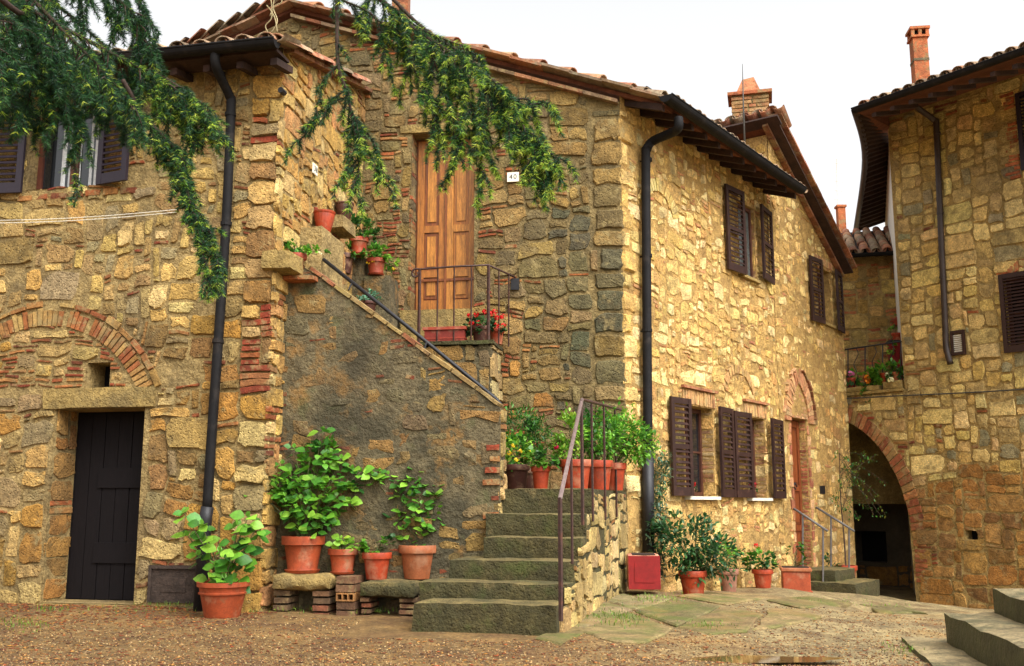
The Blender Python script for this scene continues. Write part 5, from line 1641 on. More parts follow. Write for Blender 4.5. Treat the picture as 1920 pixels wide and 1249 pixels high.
r4 = thing('stoop_handrails', 'pair of slim grey handrails sloping down either side of the stoop', 'handrail', E.P(5.6, -.4, .6))
for (u_, a, b, posts) in ((du0, (1480, 948), (1552, 996), ((1505, 964, 1075), (1543, 990, 1120))), (du1, (1530, 951), (1602, 996), ((1558, 968, 1080), (1592, 990, 1098)))):
    w0_ = .03
    def onp(px, py):                                         # plane across the wall at this u
        K = Wall(E.off(u_, 0), (E.n.x, E.n.y)); return K.pt(px, py)
    A0, A1 = onp(*a), onp(*b)
    m = MB(); m.tube([A0, A1], .018, 8); m.build('handrail', M_grail, r4, smooth=True)
    for (px, y0, y1) in posts: bar(r4, 'post', onp(px, y1), onp(px, y0), .015, M_grail)

r5 = thing('balcony_railing', 'black wrought railing with wavy bars on the terrace over the archway', 'railing', G.pt(1640, 740, -.08))
gw_ = -.08
gp = lambda px, py: G.pt(px, py, gw_)
m = MB(); m.tube([gp(1575, 657), gp(1692, 640)], .014, 6); m.build('handrail', M_dkiron, r5)
m = MB(); m.tube([gp(1575, 735), gp(1692, 728)], .010, 6); m.build('handrail', M_dkiron, r5)
for i, px in enumerate((1590, 1605, 1622, 1639, 1655, 1672, 1689)):
    yt = 657 - (px - 1575) * 17 / 117
    if i % 2 == 0: bar(r5, 'baluster', gp(px, yt), gp(px, 738), .011, M_dkiron)
    else:
        m = MB(); m.tube([gp(px + 4 * math.sin(k * .9), yt + (736 - yt) * k / 14) for k in range(15)], .008, 5); m.build('wavy_bar', M_dkiron, r5, smooth=True)

for k, (y0, y1) in enumerate(((411, 393), (416, 398))):
    a, b = A.pt(-60, y0 + 3, .22), A.pt(331, y1, .05)
    pts = [a.lerp(b, t / 12) - Vector((0, 0, .03 * math.sin(math.pi * t / 12))) for t in range(13)]
    m = MB(); m.tube(pts, .004, 5)
    o = m.build('washing_line', M_rope); tag(o, ('upper' if k == 0 else 'lower') + ' of two pale washing lines strung across the left house wall', 'washing line', 'washing lines on the left house')
pts = [G.pt(1560, 749, .06), G.pt(1690, 742, .06), G.pt(1760, 739, .05), G.pt(1840, 735, .05), G.pt(1935, 729, .05)]
m = MB(); m.tube(pts, .012, 6); tag(m.build('cable', M_cable), 'grey cable strung across the far house above the archway', 'cable')
m = MB(); a = at3(1397, 290, 14.2); m.tube([a, at3(1394, 205, 14.2), at3(1392, 120, 14.2)], [.016, .012, .004], 6); tag(m.build('antenna_mast', M_cable, smooth=True), 'thin metal mast rising before the brick chimney of the cream house', 'mast')
an = thing('tv_antenna', 'faint television aerial with short rods behind the far tiled roof', 'antenna', at3(1571, 445, 24))
bar(an, 'mast', at3(1571, 445, 24), at3(1569, 298, 24), .012, M_rope)
for k in range(7):
    y = 305 + k * 17; bar(an, 'rod', at3(1562 - k % 2, y, 24), at3(1579 + k % 3, y + 3, 24), .006, M_rope)

def plate(F, px, py, w, h, txt, label, size):
    u, v = F.uv(px, py, .04)
    t = thing('house_number_plate', label, 'number plate', F.P(u, v, .04))
    m = MB(); m.wbox(F, u - w / 2, u + w / 2, v - h / 2, v + h / 2, .03, .045); m.build('plate', M_white, t)
    cu_ = bpy.data.curves.new('numeral', 'FONT'); cu_.body = txt; cu_.size = size; cu_.align_x = 'CENTER'; cu_.align_y = 'CENTER'; cu_.extrude = .001; cu_.space_character = 1.25
    cu_.materials.append(M_ink)
    tmp = bpy.data.objects.new('numeral_curve', cu_); COL.objects.link(tmp)
    bpy.context.view_layer.update()
    me = bpy.data.meshes.new_from_object(tmp.evaluated_get(bpy.context.evaluated_depsgraph_get()))
    bpy.data.objects.remove(tmp)
    o = bpy.data.objects.new('numeral', me); COL.objects.link(o); o.parent = t
    o.location = F.n * .008
    o.rotation_euler = Matrix((F.d, Vector((0, 0, 1)), F.n)).transposed().to_euler()
plate(C, 962, 332, .145, .118, '40', 'white number plate reading 40 beside the varnished door', .085)
plate(B, 591, 318, .13, .11, '38', 'small white number plate on the shaded side wall under the conifer', .085)
# dark round stone stub and hooks on C
m = MB(); m.tube([C.pt(935, 345, .02), C.pt(935, 345, .06)], .012, 6)

# ================================================================== pots and plants
G1, G2, G3, G4 = srgb(98, 150, 42), srgb(70, 124, 38), srgb(46, 92, 34), srgb(128, 172, 54)
DK1, DK2, DK3 = srgb(44, 82, 40), srgb(58, 96, 44), srgb(34, 66, 38)
_LV = np.array([(0, 0, 0), (0, .33, -.02), (0, .68, -.06), (0, 1, -.16), (-.30, .18, .03), (-.5, .42, .03), (-.36, .72, -.02), (.30, .18, .03), (.5, .42, .03), (.36, .72, -.02)], float)
_LF = [(0, 1, 4), (4, 1, 5), (1, 2, 5), (5, 2, 6), (2, 3, 6), (1, 0, 7), (1, 7, 8), (2, 1, 8), (2, 8, 9), (3, 2, 9)]
_LFa = np.array(_LF)
_leafm = {}
def leaf_mesh(c):
    if c not in _leafm:
        me = bpy.data.meshes.new('leaf'); V = _LV.copy(); V[:, 0] *= .86
        me.from_pydata(V.tolist(), [], _LF); me.materials.append(M_leaf)
        at = me.attributes.new('Col', 'FLOAT_COLOR', 'FACE'); at.data.foreach_set('color', np.tile(np.array([*c, 1], dtype=np.float32), len(_LF)))
        me.polygons.foreach_set('use_smooth', np.ones(len(_LF), dtype=bool))
        _leafm[c] = me
    return _leafm[c]
def frame(dirv, rr, up=None):
    y = Vector(dirv).normalized(); u = up or Vector((rr.uniform(-.3, .3), rr.uniform(-.3, .3), 1))
    x = y.cross(u)
    if x.length < 1e-3: x = Vector((1, 0, 0))
    x.normalize(); z = x.cross(y)
    return x, y, z
def big_leaf(root, p, d, size, c, rr):
    x, y, z = frame(d, rr, Vector((rr.uniform(-.5, .5), -.75 + rr.uniform(-.4, .4), .8)))
    o = bpy.data.objects.new('leaf', leaf_mesh(c)); COL.objects.link(o); o.parent = root
    o.location = Vector(p) - WL[root]; o.rotation_euler = Matrix((x, y, z)).transposed().to_euler(); o.scale = (size, size, size)
def leaves_mesh(root, items, name='foliage', wid=.55, mt=None):
    """items: (pos, dir, up, size, colour)"""
    n = len(items); V = np.zeros((n, 10, 3)); cc = np.zeros((n, 10, 3))
    for i, (p, d, up, s_, c) in enumerate(items):
        y = d.normalized(); x = y.cross(up)
        if x.length < 1e-4: x = Vector((1, 0, 0))
        x.normalize(); z = x.cross(y)
        M_ = np.array([x, y, z]) * s_
        L_ = _LV * np.array([wid / 1.0 * 1.0, 1, 1])
        V[i] = L_ @ M_ + np.array(p); cc[i] = c
    Fc = (np.arange(n)[:, None, None] * 10 + _LFa[None]).reshape(-1, 3)
    return np_mesh(name, V.reshape(-1, 3), Fc, cc.reshape(-1, 3), mt or M_leaf, root, smooth=True, kind='stuff')

def rand_dir(rr):
    while True:
        v = Vector((rr.uniform(-1, 1), rr.uniform(-1, 1), rr.uniform(-1, 1)))
        if .1 < v.length < 1: return v.normalized()

TER = srgb(146, 64, 32); TER2 = srgb(130, 52, 28); TER3 = srgb(154, 88, 52); TERD = srgb(72, 38, 27); TERB = srgb(152, 56, 26)
def pot_body(root, o, r, h, col, style='band', name='pot'):
    o = Vector(o); m = MB()
    if style == 'ribbed':
        prof = [(0, 0), (.60 * r, 0), (.64 * r, .06 * h), (.58 * r, .10 * h), (.78 * r, .45 * h), (.95 * r, .86 * h), (.93 * r, .88 * h), (1.0 * r, .92 * h), (r, h), (.9 * r, h), (.86 * r, .85 * h)]
        m.lathe(prof, o, seg=60, col=col, rib=.018, nrib=20)
    elif style == 'dish':
        prof = [(0, 0), (.66 * r, 0), (.70 * r, .06 * h), (.86 * r, .62 * h), (.87 * r, .64 * h), (.95 * r, .66 * h), (.96 * r, .70 * h), (.90 * r, .72 * h), (.93 * r, .84 * h), (.94 * r, .85 * h), (1.02 * r, .87 * h), (1.03 * r, h), (.95 * r, h), (.90 * r, .80 * h)]
        m.lathe(prof, o, seg=32, col=col)
    elif style == 'saucer':
        prof = [(0, 0), (.74 * r, 0), (.84 * r, .09 * h), (.72 * r, .09 * h), (.70 * r, .12 * h), (.86 * r, .74 * h), (.87 * r, .75 * h), (1.0 * r, .77 * h), (1.02 * r, h), (.92 * r, h), (.88 * r, .8 * h)]
        m.lathe(prof, o, seg=28, col=col)
    else:
        prof = [(0, 0), (.68 * r, 0), (.70 * r, .03 * h), (.86 * r, .74 * h), (.865 * r, .75 * h), (.99 * r, .765 * h), (1.01 * r, .80 * h), (1.01 * r, .98 * h), (.99 * r, h), (.91 * r, h), (.88 * r, .82 * h)]
        m.lathe(prof, o, seg=28, col=col)
    pb = m.build(name, M_terra, root, smooth=True)
    md = pb.modifiers.new('edge', 'EDGE_SPLIT'); md.split_angle = math.radians(40)
    m = MB(); m.lathe([(0, .90 * h), (.5 * r, .905 * h), (.9 * r, .89 * h)], o, seg=16); m.build('soil', M_soil, root, smooth=True)
    return o + Vector((0, 0, .9 * h))

def potted(label, px, py, Y, wpx, hpx, col, style='band', z=None, group='terracotta pots of plants', cat='potted plant', name='potted_plant'):
    o = at3(px, py, Y)
    if z is not None: o.z = z
    k = Y / 1900 * 1.0
    t = thing(name, label, cat, o, group)
    s = pot_body(t, o, wpx * k / 2, hpx * k, col, style)
    return t, s, k

def vy(c, rr):
    k = rr.choice((.8, .92, 1.0, 1.08)); return (round(c[0] * k, 4), round(c[1] * k, 4), round(c[2] * k, 4))
def hydrangea(t, s, Y, pts, rr, size=.11, cols=(G1, G2, G4, G3), per=7, dark=None):
    m = MB()
    for (px, py, dy) in pts:
        tip = at3(px, py, Y + dy)
        mid_ = s.lerp(tip, .5) + Vector((rr.uniform(-.03, .03), rr.uniform(-.03, .03), .03))
        b = s + Vector((rr.uniform(-.04, .04), rr.uniform(-.04, .04), -.02))
        m.tube(smooth_path([b, mid_, tip], 4), [.008] * 3 + [.006] * 3 + [.004] * 3, 5)
        lo = rr.random() < .45
        for k in range(per):
            a = k * 2.4 + rr.uniform(-.4, .4)
            el = rr.uniform(-.35, .45)
            d = Vector((math.cos(a) * math.cos(el), math.sin(a) * math.cos(el), math.sin(el)))
            c = rr.choice(cols[:3] if k > per // 2 else cols)
            sz = size * rr.uniform(.8, 1.35)
            big_leaf(t, tip + d * .02 - Vector((rr.uniform(-.04, .04), rr.uniform(-.04, .04), .09 * (k < per * .6))) * rr.random(), d, sz, vy(c, rr), rr)
        for k in range(2):
            big_leaf(t, tip, Vector((rr.uniform(-.4, .4), rr.uniform(-.5, .3), 1)), size * .5, cols[0], rr)
    m.build('stem', M_stem, t, smooth=True)

def bush(t, s, Y, blobs, rr, size=.045, cols=(G2, G3, G1), wid=.55, stems=6, droop=.0, mt_name='foliage', shell=.55):
    items = []; m = MB()
    for (px, py, rx, ry, n) in blobs:
        c = at3(px, py, Y); k = Y / 1900; ax, az = rx * k, ry * k; ay = ax * .8
        ncl = max(4, n // 14)
        for _ in range(ncl):
            d = rand_dir(rr); q = rr.uniform(shell, 1.0)
            cc_ = c + Vector((d.x * ax * q, d.y * ay * q, d.z * az * q))
            tone = rr.choice(cols)
            for _ in range(n // ncl):
                o_ = Vector((rr.gauss(0, 1), rr.gauss(0, 1), rr.gauss(0, 1))) * min(ax, az) * .20
                dd = (d + rand_dir(rr) * .9 + Vector((0, 0, .25 - droop)))
                items.append((cc_ + o_, dd, Vector((rr.uniform(-.5, .5), rr.uniform(-.5, .5), 1)), size * rr.uniform(.6, 1.2), vary(tone, .25, rr)))
        for _ in range(stems):
            d = rand_dir(rr); e_ = c + Vector((d.x * ax * .6, d.y * ay * .6, d.z * az * .6))
            b = s + Vector((rr.uniform(-.03, .03), rr.uniform(-.03, .03), -.02))
            m.tube(smooth_path([b, b.lerp(e_, .5) + Vector((rr.uniform(-.02, .02), 0, .03)), e_], 3), .004, 4)
    if stems: m.build('stem', M_stem, t)
    return leaves_mesh(t, items, wid=wid, name=mt_name)

def flowers(t, Y, pts, rr, col, r=.03, n=16, ps=.022, name='flower'):
    for (px, py) in pts:
        c = at3(px, py, Y - .03); items = []
        for _ in range(n):
            d = rand_dir(rr)
            x = d.cross(Vector((.3, .2, 1))).normalized()
            items.append((c + d * r * rr.uniform(.6, 1), x, d, ps * rr.uniform(.8, 1.2), vary(col, .2, rr)))
        leaves_mesh(t, items, name=name, wid=1.1, mt=M_petal)
    for o in list(t.children):
        if o.name.split('.')[0] == name and 'kind' in o: del o['kind']

rr = random.Random(101)
RED = srgb(206, 24, 26); YEL = srgb(226, 190, 40); WHT = srgb(236, 228, 180); MAG = srgb(176, 24, 60)
# --- by the black door
g = gpt(415, 1157)
t, s, k = potted('wide terracotta pot with a two stemmed hydrangea, on the gravel by the drainpipe', 416, 1157, g.y, 92, 63, TER, 'dish', g.z)
hydrangea(t, s, g.y, [(345, 962, .0), (378, 985, -.05), (352, 1005, .05), (380, 1015, 0), (372, 1042, 0), (465, 970, 0), (478, 995, 0), (446, 985, -.05), (440, 1015, 0), (412, 1035, -.08), (462, 1030, .05), (436, 1050, -.1), (405, 1062, -.05), (455, 1060, 0), (420, 1085, -.1), (398, 1088, 0), (440, 1085, 0)], rr, size=.115, per=6)
# --- on the bench
yb = 9.72
t, s, k = potted('large terracotta pot with the tallest leafy hydrangea, on the pale stone slab', 567, 1071, yb, 78, 66, TER, 'saucer', BZ1)
hyd1 = [(606, 808, 0), (598, 835, 0), (622, 848, 0), (552, 840, 0), (580, 865, 0), (612, 870, -.05), (640, 860, 0), (660, 880, .05), (545, 885, 0), (520, 900, 0), (495, 910, 0), (478, 922, 0), (560, 905, -.1), (590, 900, -.1), (625, 900, -.1), (652, 910, 0), (676, 885, 0), (535, 930, -.1), (565, 935, -.15), (600, 935, -.15), (632, 930, -.1), (655, 940, 0), (545, 960, -.1), (575, 965, -.15), (608, 968, -.1), (560, 985, -.1), (590, 990, -.1), (618, 960, -.05), (510, 925, .05), (484, 938, .0), (472, 915, .0), (500, 888, .05), (530, 870, .05)]
hydrangea(t, s, yb, hyd1, rr, size=.092, per=6, cols=(G1, G2, G4, G2))
bush(t, s, yb + .06, [(575, 930, 60, 60, 420), (600, 860, 34, 40, 160), (510, 920, 30, 20, 80), (650, 910, 26, 24, 80)], rr, size=.07, cols=(G2, G3, G1), wid=.75, stems=3, mt_name='small_leaves')
t, s, k = potted('small terracotta pot with a low lime green plant, on the brick stack', 642, 1072, yb - .05, 54, 45, TER, 'saucer', bz)
hydrangea(t, s, yb - .05, [(630, 1020, 0), (650, 1016, 0), (662, 1020, 0), (640, 1010, 0), (645, 1022, -.06)], rr, size=.07, per=6, cols=(G4, srgb(160, 190, 60), G4, G1))
t, s, k = potted('middling terracotta pot of round green leaves on the mossy slab', 706, 1083, yb - .08, 54, 48, TERB, 'band', BZ2)
bush(t, s, yb - .08, [(705, 1022, 34, 16, 120)], rr, size=.055, cols=(G2, G1, G3), wid=.9)
t, s, k = potted('faded terracotta pot with a tall sparse hydrangea, nearest the stairs', 784, 1083, yb, 73, 60, TER3, 'band', BZ2)
hydrangea(t, s, yb, [(712, 885, 0), (698, 890, 0), (728, 890, 0), (780, 880, 0), (752, 900, 0), (748, 925, 0), (772, 930, 0), (800, 905, 0), (826, 910, 0), (838, 912, 0), (812, 925, -.05), (760, 945, -.05), (790, 945, -.1), (745, 960, 0), (775, 970, -.1), (805, 955, 0), (820, 960, 0), (836, 975, 0), (795, 985, -.1), (762, 990, -.05), (815, 995, 0), (790, 1005, -.05), (770, 905, 0), (785, 915, -.05), (820, 930, 0)], rr, size=.082, per=8, cols=(G1, G2, G4, G3))

bush(t, s, yb + .05, [(785, 950, 44, 44, 190), (800, 985, 30, 24, 70), (715, 888, 22, 8, 40)], rr, size=.065, cols=(G2, G1, G3), wid=.75, stems=3, mt_name='small_leaves')
# --- on the first landing
LZ = L1Z
t, s, k = potted('dark pot of yellow flowers under feathery shrubs, at the parapet end', 968, 914, 10.35, 50, 46, TERD, 'band', LZ)
bush(t, s, 10.4, [(966, 848, 32, 30, 420)], rr, size=.06, cols=(G1, G2, G4), wid=.7)
flowers(t, 10.1, [(948, 822), (962, 835), (975, 845), (955, 850), (985, 858), (968, 862), (992, 848), (945, 838)], rr, YEL, r=.02, n=10, ps=.02)
t, s, k = potted('pot hidden behind the yellow flowers holding a feathery dark green shrub', 990, 914, 10.9, 44, 40, TERD, 'band', LZ)
bush(t, s, 10.9, [(975, 802, 38, 36, 800), (1002, 815, 28, 34, 460)], rr, size=.065, cols=(DK2, G3, G2), wid=.25)
t, s, k = potted('small terracotta pot with a strawberry leaved plant at the landing edge', 1014, 916, 10.0, 36, 42, TERB, 'band', LZ)
bush(t, s, 10.0, [(1022, 862, 36, 19, 240)], rr, size=.055, cols=(G2, G1, DK2), wid=.9)
flowers(t, 10.0, [(1044, 838)], rr, MAG, r=.03, n=14)
t, s, k = potted('bright terracotta pot with a pale lime shrub behind the railing', 1080, 917, 10.0, 62, 54, TERB, 'band', LZ)
bush(t, s, 10.05, [(1070, 818, 30, 46, 420), (1060, 838, 22, 22, 140)], rr, size=.06, cols=(G4, G1, srgb(150, 180, 60)), wid=.5)
t, s, k = potted('terracotta pot with a dense box shrub, middle of three on the landing edge', 1122, 915, 10.5, 56, 54, TERB, 'band', LZ)
bush(t, s, 10.5, [(1125, 815, 44, 46, 900), (1100, 832, 30, 32, 360)], rr, size=.055, cols=(G2, G1, G3), wid=.6)
t, s, k = potted('terracotta pot with a spreading bright shrub against the house corner', 1152, 914, 10.9, 46, 50, TERB, 'band', LZ)
bush(t, s, 10.9, [(1165, 815, 44, 48, 900), (1194, 836, 34, 34, 560)], rr, size=.055, cols=(G1, G2, G4), wid=.55)

# --- in the corner up the stairs
pt_ = B.pt(607, 437, .13)
t, s, k = potted('ribbed terracotta bowl on the pale ledge beside the side wall', 607, 437, pt_.y, 42, 46, TERB, 'ribbed', bv)
pt_ = B.pt(644, 416, .12)
t, s, k = potted('dark ribbed bowl partly behind the ribbed terracotta one', 645, 414, pt_.y, 37, 36, TERD, 'ribbed', bv2)
pq = D.pt(553, 515, .0)
t, s, k = potted('tall terracotta pot perched at the head of the sloping parapet', 556, 514, pq.y, 36, 46, TER2, 'band', lz)
bush(t, s, pq.y, [(562, 462, 24, 13, 110), (590, 472, 24, 9, 80)], rr, size=.055, cols=(G2, G1), wid=.6)
flowers(t, pq.y, [(600, 474)], rr, WHT, r=.02, n=8)
py_ = C.P(0, 0, .22).y
t, s, k = potted('terracotta pot with a bushy plant and pale flower, topmost in the stair corner', 672, 486, py_ - .02, 38, 34, TERB, 'saucer', LG2)
bush(t, s, py_, [(668, 430, 30, 24, 420), (692, 442, 20, 12, 120)], rr, size=.062, cols=(DK2, G2, G3), wid=.6)
flowers(t, py_, [(647, 411)], rr, WHT, r=.025, n=8, ps=.03)
t, s, k = potted('dark terracotta pot, leftmost of the group in the stair corner', 643, 518, py_ - .12, 42, 38, TERD, 'band', LG1)
bush(t, s, py_ - .12, [(650, 472, 26, 13, 170)], rr, size=.06, cols=(DK2, G2), wid=.6)
flowers(t, py_ - .1, [(641, 452)], rr, MAG, r=.03, n=12)
t, s, k = potted('terracotta pot of yellow flowers on the stair ledge, nearest the varnished door', 705, 521, py_ - .03, 38, 32, TER2, 'saucer', LG)
bush(t, s, py_ - .03, [(706, 478, 28, 15, 260), (728, 490, 16, 12, 110)], rr, size=.06, cols=(G1, G2, G4), wid=.6)
flowers(t, py_ - .1, [(700, 490), (738, 504), (690, 492)], rr, YEL, r=.018, n=7, ps=.022)
q_ = C.P(0, 0, .62).y
sz_ = C.uv(690, 588, .45)[1]
t, s, k = potted('small dark pot with a blue green succulent behind the handrail', 690, 589, C.P(0, 0, .45).y, 34, 24, TERD, 'band', None)
bush(t, s, C.P(0, 0, .45).y, [(689, 557, 24, 14, 200)], rr, size=.035, cols=(srgb(96, 140, 110), srgb(76, 124, 92)), wid=.9, stems=3)
# --- door 40 platform
bx0, bx1 = C.uv(795, 630, UBW - .12)[0], C.uv(876, 630, UBW - .12)[0]
t = thing('window_box', 'empty long red terracotta trough on the platform below the varnished door', 'planter', C.P((bx0 + bx1) / 2, UBT, UBW - .12))
m = MB(); zt = UBT + .17
m.wbox(C, bx0 + .02, bx1 - .02, UBT + .005, zt - .035, UBW - .2, UBW - .06, srgb(116, 38, 26)); m.wbox(C, bx0, bx1, zt - .034, zt, UBW - .08, UBW - .04, srgb(142, 54, 34)); m.wbox(C, bx0, bx1, zt - .034, zt, UBW - .22, UBW - .18, srgb(142, 54, 34))
m.wbox(C, bx0, bx0 + .03, zt - .034, zt, UBW - .179, UBW - .081, srgb(142, 54, 34)); m.wbox(C, bx1 - .03, bx1, zt - .034, zt, UBW - .179, UBW - .081, srgb(142, 54, 34))
m.wbox(C, bx0 + .015, bx1 - .015, UBT + .03, UBT + .045, UBW - .205, UBW - .055, srgb(134, 50, 32)); m.build('trough', M_terra, t)
m = MB(); m.wbox(C, bx0 + .035, bx1 - .035, zt - .033, zt - .02, UBW - .175, UBW - .085); m.build('soil', M_soil, t)
yf = C.P(0, 0, UBW - .1).y
t, s, k = potted('dark pot of red geraniums at the outer corner of the door platform', 900, 637, yf, 34, 30, TERD, 'band', UBT)
bush(t, s, yf, [(898, 612, 28, 18, 220)], rr, size=.05, cols=(DK1, DK3, DK2), wid=.9)
flowers(t, yf - .05, [(880, 592), (893, 590), (897, 606), (908, 584), (884, 606)], rr, RED, r=.035, n=22)
t, s, k = potted('red pot of geraniums nearest the wall on the door platform', 931, 637, yf + .18, 30, 30, TERB, 'band', UBT)
bush(t, s, yf + .1, [(930, 612, 20, 16, 110)], rr, size=.05, cols=(DK1, DK3, DK2), wid=.9)
flowers(t, yf, [(920, 588), (932, 596), (928, 584), (942, 594), (944, 610), (932, 610)], rr, RED, r=.035, n=20)

# --- along the foot of wall E
def eg(px, py, w): 
    p = E.pt(px, py, w); return p
p = gpt(1208, 1106)
t = thing('planter', 'big square red planter with a pinkish right side, by the corner drainpipe', 'planter', p)
pw, ph = .40, .375
Kp = Wall((at3(1178, 1104, 11.0).x, 11.0), (1, -.08)); u1_ = Kp.uv(1240, 1104)[0]
z0p = Kp.uv(1210, 1107)[1]; z1p = Kp.uv(1210, 1041)[1]
m = MB(); m.rough(Kp.P(0, z0p, 0), Kp.d * u1_, -Kp.n * .5, Vector((0, 0, z1p - z0p)), nx=8, ny=6, nz=6, amp=.004, rnd=.012); body = m.build('body', M_pink, t, smooth=True)
m = MB(); m.wbox(Kp, .006, u1_ - .006, z0p + .01, z1p - .008, .002, .010); m.wbox(Kp, .07, u1_ - .07, z0p + .08, z1p - .08, .010, .016); m.build('front_panel', M_red, t)
m = MB(); m.wbox(Kp, .05, u1_ - .05, z1p - .01, z1p + .004, -.45, -.05); m.build('soil', M_soil, t)
p = eg(1300, 1114, .55)
t, s, k = potted('terracotta pot under a big dark glossy bush beside the red planter', 1300, 1114, p.y, 52, 46, TERB, 'band', gz(p.x, p.y))
bush(t, s, p.y, [(1290, 1020, 58, 48, 900), (1335, 1045, 44, 40, 450), (1305, 1062, 40, 26, 300), (1262, 1000, 34, 24, 220)], rr, size=.075, cols=(DK1, DK3, DK2, DK1, srgb(60, 88, 56)), wid=.45)
p = eg(1366, 1098, .3)
t, s, k = potted('grey weathered pot of geraniums behind the big dark bush', 1366, 1100, p.y, 38, 42, srgb(140, 96, 76), 'band', gz(p.x, p.y))
bush(t, s, p.y, [(1360, 1040, 26, 20, 160)], rr, size=.06, cols=(G2, DK2, G1), wid=.9)
flowers(t, p.y, [(1344, 1012), (1350, 1016)], rr, srgb(206, 60, 36), r=.03, n=16)
p = eg(1430, 1103, .35)
t, s, k = potted('orange terracotta pot with a single tall red geranium below the windows', 1431, 1103, p.y, 38, 34, TERB, 'band', gz(p.x, p.y))
bush(t, s, p.y, [(1424, 1050, 28, 18, 170), (1440, 1058, 18, 12, 60)], rr, size=.065, cols=(G1, G2, G3), wid=.9)
flowers(t, p.y, [(1418, 1023)], rr, RED, r=.035, n=20)
p = eg(1492, 1111, .45)
Kq = Wall((at3(1466, 1111, p.y - .1).x, p.y - .1), (1, -.2))
zq = gz(p.x, p.y); qh = 48 * p.y / 1900; qw = 54 * p.y / 1900
t = thing('potted_plant', 'square sided terracotta planter with a small leggy plant before the orange door', 'potted plant', Kq.P(qw / 2, zq, -.2), 'terracotta pots of plants')
m = MB(); m.wbox(Kq, .02, qw - .02, zq, zq + qh * .86, -qw + .02, 0, TER); m.wbox(Kq, 0, qw, zq + qh * .86, zq + qh, -qw, .02, TER3); m.wbox(Kq, .0, qw, zq + .01, zq + .06, -qw, .015, TER)
bo = m.build('pot', M_terra, t); bv_ = bo.modifiers.new('edge', 'BEVEL'); bv_.width = .012; bv_.segments = 2
m = MB(); m.wbox(Kq, .03, qw - .03, zq + qh, zq + qh + .006, -qw + .03, -.01); m.build('soil', M_soil, t)
s = Kq.P(qw / 2, zq + qh, -qw / 2)
bush(t, s, p.y, [(1490, 1038, 14, 22, 60), (1508, 1056, 10, 8, 20)], rr, size=.07, cols=(G2, DK2), wid=.5, droop=.6)
pc_ = E.pt(1590, 1098, .35)
t, s, k = potted('terracotta pot on the stoop with a thin tall sapling reaching across the archway', 1588, 1098, pc_.y, 40, 36, TERB, 'band', None)
m = MB(); tr = smooth_path([s, at3(1582, 1000, pc_.y), at3(1576, 930, pc_.y), at3(1574, 850, pc_.y)], 5); m.tube(tr, [.014 - .008 * i / (len(tr) - 1) for i in range(len(tr))], 6)
items = []
for k_ in range(26):
    b = tr[rr.randrange(len(tr) // 2, len(tr))]
    e_ = at3(rr.uniform(1556, 1665), rr.uniform(845, 985), pc_.y + rr.uniform(-.3, .1))
    mid_ = b.lerp(e_, .5) + Vector((0, 0, .06)); pth = smooth_path([b, mid_, e_], 4); m.tube(pth, .003, 4)
    for q in pth[3:]:
        for _ in range(4): items.append((q + rand_dir(rr) * .03, rand_dir(rr) + Vector((0, 0, -.2)), Vector((0, 0, 1)), rr.uniform(.03, .055), vary(rr.choice((G3, G2, srgb(120, 130, 40), DK2)), .25, rr)))
m.build('stem', M_bark, t); leaves_mesh(t, items, wid=.5)
t, s, k = potted('small dark leaved plant in a pot between the stoop handrails', 1562, 1096, pc_.y - .15, 32, 30, TER, 'band', None)
bush(t, s, pc_.y - .15, [(1558, 1055, 16, 18, 90)], rr, size=.07, cols=(DK2, DK1, G3), wid=.7)
# window sill geraniums
for i, (px, py, lab) in enumerate(((1296, 927, 'small red geranium on the sill of the nearer low window'), (1410, 932, 'small pinkish red geranium on the sill of the farther low window'))):
    pw_ = E.pt(px, py, .0)
    t, s, k = potted(lab, px, py, pw_.y, 15, 14, TERD, 'band', (1.10, 1.09)[i] + .0, group='sill geraniums')
    bush(t, s, pw_.y, [(px, py - 16, 9, 6, 36)], rr, size=.04, cols=(DK2, G3), wid=.9, stems=2)
    flowers(t, pw_.y, [(px, 906 if i == 0 else 910), (px + 4, 908)], rr, RED if i == 0 else srgb(196, 30, 50), r=.04, n=22)
# climber on the corner pipe
cl = thing('climbing_plant', 'grey green climber twining up the corner drainpipe', 'climber', E.pt(1225, 1080, .12))
m = MB(); items = []
for k_ in range(5):
    pth = smooth_path([E.pt(1222 + rr.uniform(-8, 20), 1080, .12), E.pt(1225 + rr.uniform(-8, 18), 1000, .16), E.pt(1228 + rr.uniform(-8, 16), 920, .14), E.pt(1238 + rr.uniform(-10, 16), rr.uniform(825, 870), .14)], 12)
    m.tube(pth, .004, 4)
    for q in pth:
        for _ in range(6): items.append((q + rand_dir(rr) * .06, rand_dir(rr) + E.n * .6, Vector((0, 0, 1)), rr.uniform(.035, .07), vary(rr.choice((srgb(80, 108, 92), DK2, srgb(64, 92, 66), srgb(110, 130, 100))), .25, rr)))
m.build('stem', M_stem, cl); leaves_mesh(cl, items, wid=.5)

